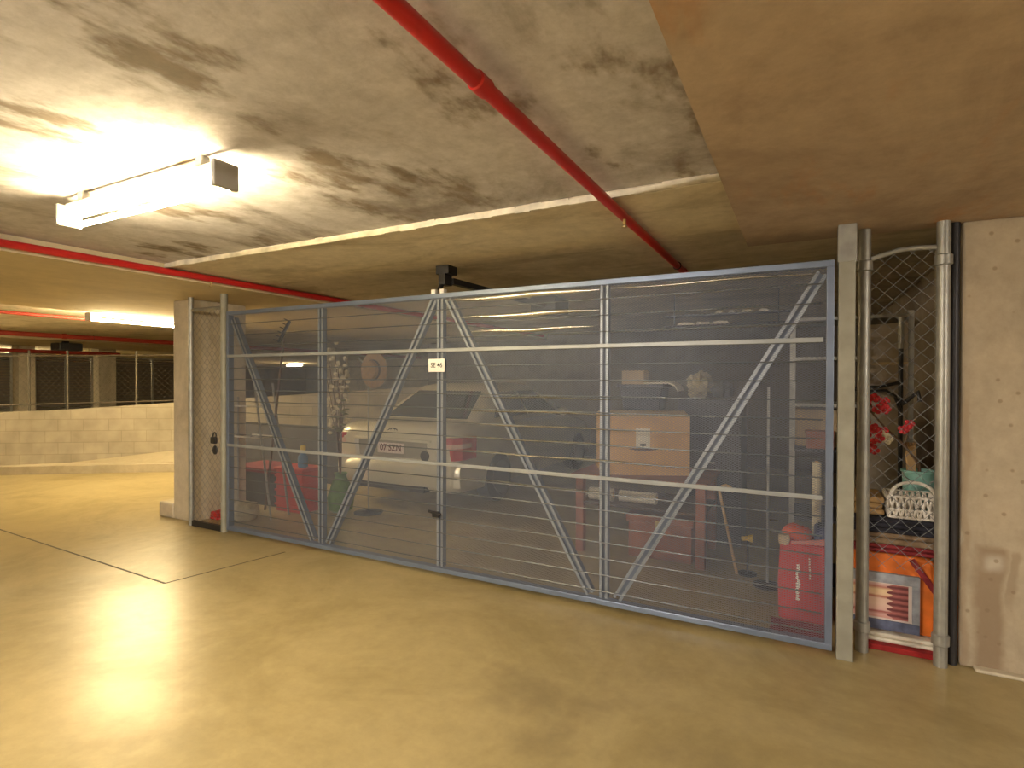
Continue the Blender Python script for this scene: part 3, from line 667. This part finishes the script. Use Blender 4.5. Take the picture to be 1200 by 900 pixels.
# ------------------------------------------------------------------ store clutter, middle right
t = thing('work_table', (-1.2, 4.85, 0), 'dark red-brown wooden table carrying the big cardboard carton', 'table')
MB().box(-1.78, -.64, 4.5, 5.25, .655, .685).build('table_top', M['wood_red'], t, bevel=.004)
for x in (-1.71, -.70):
    for y in (4.56, 5.18): MB().box(x-.035, x+.035, y-.035, y+.035, 0, .655).build('leg', M['wood_red'], t, bevel=.004)
MB().box(-1.745, -.665, 4.53, 5.22, .42, .44).build('shelf', M['wood_dark'], t, bevel=.003)
ct = thing('cardboard_carton', (-1.28, 4.93, .685), 'large brown cardboard carton with white label on the table', 'carton', rz=radians(24))
b = MB(); w, d, h = .37, .27, .50
b.box(-w, w, -d, d, 0, h); b.build('carton_body', M['card'], ct, local=True, bevel=.004)
for q, nrm in (((-w, -d), 0), ((-w, d-.22), 1)):
    b = MB()
    if nrm == 0: b.rings([[(-w, -d, h), (w, -d, h), (w, -d+.006, h+.004), (-w, -d+.006, h+.004)], [(-w, -d+.21, h+.035), (w, -d+.21, h+.035), (w, -d+.21, h+.041), (-w, -d+.21, h+.041)]])
    else: b.rings([[(-w, d, h), (w, d, h), (w, d-.006, h+.004), (-w, d-.006, h+.004)], [(-w, d-.2, h+.025), (w, d-.2, h+.025), (w, d-.2, h+.031), (-w, d-.2, h+.031)]])
    b.build('flap', M['card_pale'], ct, local=True)
b = MB(); b.box(-.085, .035, -d-.003, -d+.002, .235, .40); o = b.build('paper_label', M['paper'], ct, local=True); o['label'] = 'white paper label'
b = MB(); b.box(-.05, .0, -d-.0045, -d-.0025, .25, .27); b.build('print', M['ink'], o, local=True)
b = MB(); b.rings([[(x, -d-.003, .222-.012*(1-(abs(x+.02)/.12)**2)), (x, -d+.002, .222-.012*(1-(abs(x+.02)/.12)**2)), (x, -d+.002, .226+.004*(1-(abs(x+.02)/.12)**2)), (x, -d-.003, .226+.004*(1-(abs(x+.02)/.12)**2))] for x in (-.139, -.08, -.02, .04, .099)]); o = b.build('hand_slot', M['wood_dark'], ct, local=True)
t = thing('plastic_tub', (-1.24, 4.98, 1.232), 'navy plastic tub on top of the large brown carton', 'tub')
b = MB(); b.rings([[(-1.42, 4.86, 1.232), (-1.10, 4.86, 1.232), (-1.10, 5.12, 1.232), (-1.42, 5.12, 1.232)], [(-1.45, 4.83, 1.43), (-1.07, 4.83, 1.43), (-1.07, 5.15, 1.43), (-1.45, 5.15, 1.43)]]); b.build('tub_body', M['tub'], t, bevel=.012)
MB().box(-1.47, -1.05, 4.81, 5.17, 1.43, 1.46).build('rim', M['tub'], t, bevel=.008)
t = thing('small_carton', (-1.36, 4.98, 1.46), 'small tan carton on navy tub, highest of the pile', 'carton')
MB().box(-1.44, -1.24, 4.88, 5.08, 1.46, 1.58).build('carton_body', M['card_dull'], t, bevel=.003)
MB().box(-1.442, -1.238, 4.95, 5.0, 1.5815-.001, 1.583).build('tape', M['tan'], t)
t = thing('folded_cloth', (-1.12, 4.95, 1.46), 'folded white cloth draped on right edge of navy tub', 'cloth')
b = MB(); b.rings([[(x, 4.80, z), (x, 5.1, z), (x, 5.1, z+.018), (x, 4.80, z+.018)] for x, z in ((-1.22, 1.462), (-1.10, 1.464), (-1.02, 1.468), (-.96, 1.445), (-.93, 1.40))]); b.build('folds', M['cloth_white'], t, smooth=True, bevel=.004)
for i, (x0, x1, y, r, lab) in enumerate(((-1.66, -1.45, 4.66, .055, 'pale paper roll on table shelf, left one under the carton'), (-1.40, -1.08, 4.70, .05, 'pale paper roll on table shelf, right one beside the other roll'))):
    t = thing('paper_roll', ((x0+x1)/2, y, .44), lab, 'paper roll', 'pale rolls under the table')
    MB().tube([(x0, y, .44+r), (x1, y, .44+r)], r, 18).build('roll', M['cloth_white'], t, smooth=True)
    MB().tube([(x0-.008, y, .44+r), (x1+.008, y, .44+r)], r*.35, 12).build('core', M['card'], t, smooth=True)
t = thing('wooden_chest', (-1.05, 4.85, 0), 'red-brown wooden chest on floor under right half of table', 'chest')
MB().box(-1.30, -.78, 4.62, 5.1, 0, .30).build('chest_body', M['wood_red'], t, bevel=.006)
MB().box(-1.32, -.76, 4.60, 5.12, .30, .36).build('lid', M['wood_red'], t, bevel=.012)
MB().box(-1.07, -1.01, 4.588, 4.602, .25, .33).build('hasp', M['brass'], t, bevel=.003)
t = thing('filing_cabinet', (-.55, 5.35, 0), 'charcoal three-drawer filing cabinet behind the wooden table', 'filing cabinet')
MB().box(-1.02, -.47, 5.3, 5.85, 0, 1.32).build('cabinet_body', M['charcoal'], t, bevel=.006)
for k in range(3):
    dr = MB().box(-1.0, -.49, 5.28, 5.3, .05+k*.42, .44+k*.42).build('drawer', M['charcoal'], t, bevel=.004)
    MB().tube([(-.80, 5.255, .33+k*.42), (-.69, 5.255, .33+k*.42)], .008, 8).build('handle', M['galv'], dr, smooth=True)
t = thing('crumpled_bag', (-.88, 5.5, 1.32), 'crumpled pale bag on the charcoal filing cabinet', 'bag')
MB().blob((-.86, 5.50, 1.45), .12, .12, .12, 22, 14, .5, 2.6, 4.2).build('bag_body', M['bagplastic'], t, smooth=True)
MB().blob((-.66, 5.52, 1.41), .10, .10, .08, 18, 12, .4, 2.8, 2.2).build('bag_fold', M['grey_cloth'], t, smooth=True)
# hanging rail with pale strips
t = thing('hanging_rail', (-.7, 6.0, ZS-.035), 'two-level dark ceiling rail high behind the right half of gate', 'ceiling rail')
for x in (-1.2, -.2): MB().tube([(x, 6.0, 2.07), (x, 6.0, ZS-.035)], .006, 6).build('hanger_rod', M['darkmetal'], t, smooth=True)
MB().box(-1.3, -.1, 5.95, 6.1, 2.06, 2.075).build('tray', M['darkmetal'], t)
MB().box(-1.3, -.1, 6.02, 6.14, 2.175, 2.19).build('tray', M['darkmetal'], t)
for i, (x0, x1, z, lab) in enumerate(((-1.16, -.99, 2.075, 'folded white paper on lower tray of ceiling rail, at its left'), (-.97, -.83, 2.075, 'folded white paper in middle of lower ceiling rail tray'), (-.81, -.65, 2.075, 'folded white paper nearest right on lower ceiling rail tray'),
        (-.79, -.72, 2.19, 'small white paper leftmost on upper ceiling rail tray'), (-.66, -.61, 2.19, 'second white paper from left on upper rail tray'), (-.54, -.44, 2.19, 'widest white paper on upper rail tray'), (-.38, -.29, 2.19, 'white paper farthest right on upper rail tray'))):
    y0 = 5.95 if i < 3 else 6.02
    b = MB(); b.box(x0, x1, y0, y0+.10, z, z+.012); b.rings([[(x, y0-.005, z+.012), (x, y0+.09, z+.012), (x, y0+.09, z+.03+.006*sin(x*70)), (x, y0-.005, z+.026+.006*sin(x*90))] for x in (x0+.01, x0+.4*(x1-x0), x1-.012)])
    tag(b.build('folded_paper', M['paper']), lab, 'paper', 'white papers on the ceiling rail')

# ------------------------------------------------------------------ metal shelving at the right
t = thing('metal_shelving', (.05, 4.5, 0), 'grey metal shelving unit behind right end of the gate', 'shelving')
for x in (-.055, .62):
    for y in (4.32, 4.78):
        MB().box(x-.016, x+.016, y-.016, y+.016, 0, 1.95).build('upright', M['galv'], t)
for z in (.12, .55, 1.03, 1.34, 1.66, 1.93): MB().box(-.07, .635, 4.305, 4.795, z-.022, z).build('shelf', M['galv'] if z > 1.2 else M['charcoal'], t, bevel=.002)
t = thing('storage_carton', (.03, 4.5, 1.03), 'dull beige carton on middle shelf of the metal shelving', 'carton')
MB().box(-.035, .25, 4.45, 4.75, 1.03, 1.29).build('carton_body', M['card_dull'], t, bevel=.004)
MB().box(-.036, .251, 4.48, 4.52, 1.2895, 1.292).build('tape', M['tan'], t)
t = thing('wooden_box', (.13, 4.3, 1.03), 'red-brown wooden box standing before the beige carton', 'box')
MB().box(.03, .20, 4.312, 4.44, 1.03, 1.13).build('box_body', M['wood_red'], t, bevel=.004)
MB().box(.025, .205, 4.308, 4.445, 1.13, 1.15).build('lid', M['wood_red'], t, bevel=.004)
C_ = t
t = thing('paper_roll', (.095, 4.21, 0), 'upright cream roll beside gate edge above the red bag', 'paper roll')
MB().tube([(.095, 4.22, 0), (.095, 4.22, .95)], .028, 16).build('roll', M['cloth_cream'], t, smooth=True)
MB().tube([(.095, 4.22, .001), (.095, 4.22, .957)], .012, 10).build('core', M['card'], t, smooth=True)
t = thing('cooler_bag', (.02, 4.0, 0), 'red fabric bag with white vertical marks at gate foot, right end', 'bag')
b = MB(); b.rings([[(-.12, 3.84, .0), (.15, 3.84, .0), (.15, 4.14, .0), (-.12, 4.14, .0)], [(-.125, 3.83, .25), (.155, 3.83, .25), (.155, 4.15, .25), (-.125, 4.15, .25)], [(-.11, 3.85, .50), (.145, 3.85, .48), (.145, 4.12, .48), (-.11, 4.12, .50)]]); b.build('bag_body', M['redbag'], t, bevel=.02)
MB().blob((-.02, 3.99, .515), .09, .10, .055, 16, 10, .2, 2., 1.).build('bag_top', M['redorange'], t, smooth=True)
b = MB(); b.rings([[(-.05, 3.825, .485), (-.05, 3.835, .485), (-.05, 3.835, .50), (-.05, 3.825, .50)], [(.155, 3.815, .50), (.155, 3.83, .50), (.155, 3.83, .54), (.155, 3.815, .54)]]); b.build('strap', M['pinkcloth'], t)
MB().lathe([(.005, -.035), (.03, -.03), (.035, 0), (.03, .03), (.005, .035)], (-.09, 3.86, .50), 12).build('buckle', M['card_dull'], t, smooth=True)
rnd = random.Random(11); b = MB()
for k in range(12):
    z = .14+k*.019; b.bar((-.012+rnd.uniform(-.008, .008), 3.829, z), (-.012+rnd.uniform(-.012, .012), 3.829, z+.014), rnd.uniform(.012, .022), .002)
for k in range(8):
    z = .28+k*.017; b.bar((.052+rnd.uniform(-.004, .004), 3.827, z), (.052, 3.827, z+.011), .009, .002)
b.build('printed_marks', M['white'], t)
t = thing('folded_jacket', (.11, 3.97, .54), 'navy folded jacket on right side of the red bag', 'jacket')
b = MB(); b.rings([[(.075, 3.84, .50), (.16, 3.84, .492), (.16, 4.1, .492), (.075, 4.1, .50)], [(.08, 3.85, .57), (.165, 3.85, .575), (.165, 4.08, .575), (.08, 4.08, .57)], [(.10, 3.88, .585), (.15, 3.88, .59), (.15, 4.05, .59), (.10, 4.05, .585)]]); b.build('folds', M['bluecloth'], t, bevel=.015)
MB().box(.10, .135, 3.90, 4.0, .583, .60).build('collar', M['blackcloth'], t, bevel=.006)
t = thing('floor_mat', (.03, 3.72, 0), 'thin dark red mat on floor under the red bag', 'mat')
MB().box(-.16, .15, 3.56, 3.83, .0005, .010).build('mat_body', M['darkred'], t, bevel=.003)
MB().box(-.17, .16, 3.545, 3.565, .0005, .013).build('mat_edge', M['redmat'], t, bevel=.003)
t = thing('yellow_torch', (-.36, 4.58, 0), 'small yellow torch hooked on a thin stand left of red bag', 'torch')
MB().tube([(-.36, 4.6, 0), (-.36, 4.6, .30)], .008, 8).build('stand_rod', M['darkmetal'], t, smooth=True)
MB().lathe([(.07, 0), (.07, .012), (.01, .02)], (-.36, 4.6, 0), 16).build('stand_foot', M['darkmetal'], t, smooth=True)
MB().tube([(-.40, 4.57, .28), (-.36, 4.57, .285), (-.33, 4.57, .29), (-.32, 4.57, .29)], [.018, .018, .03, .03], 14).build('torch_body', M['yellow'], t, smooth=True)
t = thing('walking_stick', (-.5, 4.7, 0), 'slim brown stick leaning beside right end of wooden table', 'stick')
MB().tube([(-.43, 4.55, .005), (-.57, 4.62, .62)], .011, 8).build('shaft', M['tan'], t, smooth=True)
MB().tube([(-.57+.05*(1-cos(a*pi/6)), 4.62, .62+.05*sin(a*pi/6)) for a in range(7)], .011, 8).build('crook', M['tan'], t, smooth=True)
t = thing('floor_lamp_pole', (-.21, 4.5, 0), 'slim grey metal pole standing left of the shelving', 'pole')
MB().tube([(-.21, 4.4, .02), (-.21, 4.4, 1.45)], .009, 8).build('shaft', M['galv'], t, smooth=True)
MB().lathe([(.10, 0), (.10, .012), (.02, .03)], (-.21, 4.4, 0), 16).build('base', M['darkmetal'], t, smooth=True)

# ------------------------------------------------------------------ behind the chain link panel
def folded(name, lab, cat, x0, x1, y0, y1, z0, z1, mat, n, group=None):
    t = thing(name, ((x0+x1)/2, (y0+y1)/2, z0), lab, cat, group); b = MB(); hh = (z1-z0)/n
    for k in range(n):
        j = (k % 2)*.008
        b.box(x0+j, x1-j, y0+j, y1, z0+k*hh+.0005, z0+(k+1)*hh-.0005)
    b.build('folds', mat, t, bevel=min(.012, hh*.4), bseg=3); return t
t = thing('floor_mat', (.47, 3.85, 0), 'bright red mat on floor at foot of chain link panel', 'mat')
MB().box(.335, .665, 3.66, 4.2, .0005, .028).build('mat_body', M['redmat'], t, bevel=.008)
MB().box(.33, .67, 3.645, 3.665, .0005, .032).build('mat_edge', M['redmat'], t, bevel=.006)
folded('folded_sheet', 'dirty white folded sheet between red mat and orange bag', 'sheet', .335, .665, 3.70, 4.2, .028, .075, M['cloth_white'], 2)
t = thing('storage_bag', (.48, 3.95, .075), 'bright orange storage bag behind the framed picture', 'bag')
b = MB(); b.rings([[(.27, 3.76, .076), (.665, 3.76, .076), (.665, 4.18, .076), (.27, 4.18, .076)], [(.265, 3.75, .3), (.67, 3.75, .3), (.67, 4.19, .3), (.265, 4.19, .3)], [(.27, 3.765, .525), (.655, 3.765, .505), (.655, 4.17, .505), (.27, 4.17, .525)]]); b.build('bag_body', M['orangecloth'], t, bevel=.02)
b = MB(); b.bar((.55, 3.745, .50), (.67, 3.745, .32), .03, .008); b.build('corner_strap', M['darkred'], t)
t = thing('framed_picture', (.43, 3.70, .08), 'grey-framed striped picture leaning on the orange bag', 'picture')
fx0, fx1, fz0, fz1 = .20, .585, .095, .415; yp = 3.722
b = MB(); b.box(fx0, fx1, yp-.012, yp+.012, fz1-.055, fz1); b.box(fx1-.035, fx1, yp-.012, yp+.012, fz0+.055, fz1-.055); b.box(fx0, fx0+.035, yp-.012, yp+.012, fz0+.055, fz1-.055); b.build('frame', M['greyblue_frame'], t, bevel=.003)
MB().box(fx0, fx1, yp-.0121, yp+.012, fz0, fz0+.055).build('frame_foot', M['navy_frame'], t, bevel=.003)
MB().box(fx0+.035, fx1-.035, yp-.002, yp+.006, fz0+.055, fz1-.055).build('mount', M['mount'], t)
MB().box(fx0+.045, fx1-.052, yp-.0035, yp-.001, fz0+.066, fz1-.062).build('print', M['art'], t)
folded('folded_blanket', 'dark red folded blanket on the orange bag', 'blanket', .22, .67, 3.72, 4.18, .527, .572, M['darkred'], 2, 'folded blankets')
folded('folded_blanket', 'brown folded blanket between dark red and black ones', 'blanket', .23, .665, 3.73, 4.18, .572, .64, M['brownblanket'], 2, 'folded blankets')
folded('folded_blanket', 'black folded blanket under the white basket', 'blanket', .22, .67, 3.71, 4.18, .64, .725, M['blackcloth'], 3, 'folded blankets')
# basket
t = thing('plastic_basket', (.545, 3.84, .725), 'white lattice plastic basket with handle on black blanket', 'basket')
bx0, bx1, by0, by1, bz0, bz1 = .44, .665, 3.72, 3.95, .727, .85
b = MB(); b.box(bx0+.01, bx1-.01, by0+.01, by1-.01, bz0, bz0+.008)
for z in (bz0+.01, (bz0+bz1)/2-.01, bz1): b.tube([(bx0, by0, z), (bx1, by0, z), (bx1, by1, z), (bx0, by1, z), (bx0, by0, z)], .007 if z > .8 else .006, 6)
n = 8
for i in range(n):
    xa = bx0+(bx1-bx0)*i/n; xb = bx0+(bx1-bx0)*(i+1)/n
    for y in (by0, by1): b.tube([(xa, y, bz0+.01), (xb, y, bz1)], .0065, 5); b.tube([(xb, y, bz0+.01), (xa, y, bz1)], .0065, 5)
    ya = by0+(by1-by0)*i/n; yb = by0+(by1-by0)*(i+1)/n
    for x in (bx0, bx1): b.tube([(x, ya, bz0+.01), (x, yb, bz1)], .005, 5); b.tube([(x, yb, bz0+.01), (x, ya, bz1)], .005, 5)
b.build('lattice', M['basket'], t)
b = MB(); b.tube([((bx0+bx1)/2+.105*cos(a*pi/12), by0+.01, bz1+.085*sin(a*pi/12)) for a in range(13)], .009, 8); b.build('handle', M['basket'], t, smooth=True)
t = thing('teal_bucket', (.64, 4.07, .727), 'teal plastic bucket behind white basket', 'bucket')
MB().lathe([(.075, 0), (.085, .22), (.092, .222), (.092, .235), (.08, .235), (.07, .03)], (.63, 4.07, .727), 22).build('bucket_body', M['teal'], t, smooth=True)
b = MB(); b.tube([(.63+.092*cos(a*pi/10), 4.02-.02, .955-.06*sin(a*pi/10)) for a in range(11)], .003, 6); b.build('bail', M['galv'], t, smooth=True)
t = thing('wooden_brush', (.59, 4.07, .78), 'tan wooden brush standing in teal bucket', 'brush')
MB().rings([[(.588, 4.05, .80), (.606, 4.05, .80), (.606, 4.09, .80), (.588, 4.09, .80)], [(.56, 4.05, 1.05), (.615, 4.05, 1.05), (.615, 4.09, 1.05), (.56, 4.09, 1.05)], [(.575, 4.05, 1.10), (.61, 4.05, 1.11), (.61, 4.09, 1.11), (.575, 4.09, 1.10)]]).build('brush_block', M['tan'], t, bevel=.004)
b = MB()
for k in range(14): b.tube([(.562+.0036*k, 4.07+.008*((k % 3)-1), 1.09), (.56+.0042*k, 4.07+.01*((k % 3)-1), 1.125)], .0022, 5)
b.build('bristles', M['straw'], t)
folded('folded_towel', 'tan folded towel left of white basket on black blanket', 'towel', .27, .425, 3.76, 4.05, .727, .83, M['tan'], 3)
# board, rack and blossom
t = thing('foam_board', (.47, 4.26, .0), 'tall pale board leaning behind the chain link panel', 'board')
b = MB(); b.rings([[(.36, 4.24, .0), (.60, 4.24, 0), (.60, 4.27, 0), (.36, 4.27, 0)], [(.36, 4.27, 1.86), (.60, 4.27, 1.87), (.60, 4.295, 1.87), (.36, 4.295, 1.86)]]); b.build('board_sheet', M['foam'], t, bevel=.003)
for z in (.5, 1.6): MB().box(.357, .603, 4.235+z*.016, 4.305, z, z+.018).build('tape', M['card_dull'], t)
t = thing('garment_rack', (.55, 4.17, 0), 'black upright rack with side hooks behind chain link panel', 'rack')
MB().tube([(.555, 4.215, .0), (.555, 4.215, 1.80)], .013, 10).build('pole', M['black'], t, smooth=True)
MB().tube([(.555, 4.215, 1.70), (.555, 4.215, 1.90)], .015, 10).build('pole_sleeve', M['galv'], t, smooth=True)
MB().tube([(.555, 4.215, 1.49), (.45, 4.205, 1.46), (.29, 4.205, 1.45)], .010, 8).build('arm', M['black'], t, smooth=True)
MB().tube([(.555, 4.20, 1.30), (.525, 4.20, 1.40), (.48, 4.20, 1.435), (.38, 4.20, 1.43), (.30, 4.20, 1.44), (.285, 4.20, 1.36)], .010, 8).build('arm', M['black'], t, smooth=True)
b = MB(); b.tube([(.56, 4.205, 1.35), (.60, 4.18, 1.39), (.635, 4.15, 1.43), (.645, 4.15, 1.37)], .013, 8); b.build('hook', M['black'], t, smooth=True)
b = MB()
for k in range(5): b.box(.372+.004*(k % 2), .394, 4.222, 4.234, 1.50+k*.08, 1.55+k*.08)
b.build('peg_strip', M['black'], t)
MB().box(.45, .64, 4.10, 4.236, .0, .02).build('foot', M['black'], t)
t = thing('flowering_branch', (.61, 4.02, .76), 'artificial branch of red blossoms leaning out of teal bucket', 'artificial flower')
b = MB(); main = [(.64, 4.05, .78), (.62, 4.0, 1.0), (.54, 3.95, 1.12), (.45, 3.93, 1.21), (.38, 3.92, 1.30), (.36, 3.92, 1.42)]; b.tube(main, [.008, .008, .007, .006, .005, .003], 7)
tw = [(main[3], (.36, 3.90, 1.20)), (main[4], (.45, 3.90, 1.36)), (main[2], (.56, 3.9, 1.24)), (main[4], (.33, 3.9, 1.36)), (main[5], (.41, 3.9, 1.40))]
for p, q in tw: b.tube([p, q], [.005, .002], 6)
b.build('twig', M['twig'], t, smooth=True)
rnd = random.Random(5); fl = MB()
for c in [(.385, 3.9, 1.395), (.435, 3.9, 1.375), (.40, 3.89, 1.33), (.345, 3.89, 1.36), (.36, 3.89, 1.19), (.39, 3.9, 1.215), (.43, 3.9, 1.20), (.41, 3.88, 1.16), (.555, 3.89, 1.245), (.44, 3.89, 1.33), (.37, 3.89, 1.13), (.385, 3.88, 1.09), (.53, 3.9, 1.215), (.34, 3.9, 1.25)]:
    for k in range(5):
        a = 2*pi*k/5+rnd.uniform(-.3, .3); fl.blob((c[0]+.016*cos(a), c[1]+rnd.uniform(-.006, .006), c[2]+.016*sin(a)), .014, .008, .014, 8, 6)
fl.build('blossom', M['petal'], t, smooth=True)
fl = MB()
for c in [(.42, 3.90, 1.175), (.45, 3.905, 1.155)]:
    for k in range(5):
        a = 2*pi*k/5; fl.blob((c[0]+.018*cos(a), c[1], c[2]+.018*sin(a)), .016, .008, .016, 8, 6)
o = fl.build('pale_blossom', M['petal_pale'], t, smooth=True); o['label'] = 'cream blossom'

# ------------------------------------------------------------------ fence on the ramp wall and far cages
def wz(s): return .955+(s-.2)*(1.4-.955)/6.8
t = thing('wall_fence', kp(1.4, 1.0, 1.0), 'thin galvanised post and rail fence on top of ramp wall', 'fence')
for s in (2.18, 1.45, .35, -.25):
    MB().tube([kp(s, 1.0, wz(s)-.01), kp(s, 1.0, 2.2 if s > 2 else 1.98)], .017, 10).build('post', M['fence_dull'], t, smooth=True)
for z0, z1 in ((1.86, 1.93), (.98, 1.13)): MB().tube([kp(-4, 1.0, z0-.03), kp(2.6, 1.0, z1)], .011, 8).build('rail', M['fence_dull'], t, smooth=True)
b = MB()
for k in range(-70, 62):
    s = -3.6+k*.1
    for d in (.85, -.85):
        q0, q1 = s, s+d
        b.tube([kp(q0, 1.0, wz(q0)+.02), kp(q1, 1.0, 1.88)], .0010, 4, False)
b.build('wire_mesh', M['fence_dull'], t)
t = thing('speaker_box', (-14.25, 6.1, ZB), 'black box hanging under the far beam', 'ceiling box')
MB().box(-14.75, -14.35, 6.05, 6.5, 2.12, ZB-.04).build('box_body', M['black'], t, bevel=.02)
MB().box(-14.6, -14.5, 6.2, 6.3, ZB-.04, ZB).build('mount', M['darkmetal'], t)
FG = 'distant mesh cages beyond the ramp wall'
for (y0, y1, lab) in ((7.1, 8.5, 'dark mesh cage gate between the two distant columns'), (9.05, 11.2, 'dark mesh cage gate right of the distant columns'), (4.6, 6.65, 'dark mesh cage gate left of the distant columns')):
    t = thing('cage_gate', (-18.2, (y0+y1)/2, 0), lab, 'cage gate', FG)
    b = MB(); b.box(-18.25, -18.2, y0, y1, .05, .1); b.box(-18.25, -18.2, y0, y1, 2.1, 2.15)
    for y in (y0, y1-.05, (y0+y1)/2): b.box(-18.25, -18.2, y, y+.05, .1, 2.1)
    b.build('frame', M['galv'], t)
    b = MB(); z = .12
    while z < 2.1: b.box(-18.24, -18.225, y0+.04, y1-.04, z, z+.05); z += .075
    b.build('slat_panel', simple('cage_slat', (.12, .105, .09), .6), t)

# ------------------------------------------------------------------ camera, world, colour
cam = bpy.data.cameras.new('camera'); co = bpy.data.objects.new('camera', cam); C.objects.link(co)
cam.sensor_width = 36; cam.sensor_fit = 'HORIZONTAL'; cam.lens = 645.15/1200*36; cam.clip_start = .02; cam.clip_end = 200
yaw, pit, rol = radians(27.7197), radians(-.46406), radians(.13512)
fw = Vector((-sin(yaw)*cos(pit), cos(yaw)*cos(pit), sin(pit))); r = Vector((cos(yaw), sin(yaw), 0)); u = r.cross(fw)
r2 = r*cos(rol)+u*sin(rol); u2 = -r*sin(rol)+u*cos(rol)
mt = Matrix.Identity(4)
for i in range(3): mt[i][0] = r2[i]; mt[i][1] = u2[i]; mt[i][2] = -fw[i]
mt.translation = Vector((0, 0, 1.5)); co.matrix_world = mt
SC.camera = co
w = bpy.data.worlds.new('world'); SC.world = w; w.use_nodes = True
w.node_tree.nodes['Background'].inputs[0].default_value = (1, .85, .6, 1); w.node_tree.nodes['Background'].inputs[1].default_value = .004
SC.view_settings.view_transform = 'Standard'; SC.view_settings.look = 'None'; SC.view_settings.gamma = 1; SC.view_settings.use_curve_mapping = False
SC.view_settings.exposure = .75
SC.cycles.max_bounces = 8; SC.cycles.diffuse_bounces = 5; SC.cycles.sample_clamp_indirect = 6
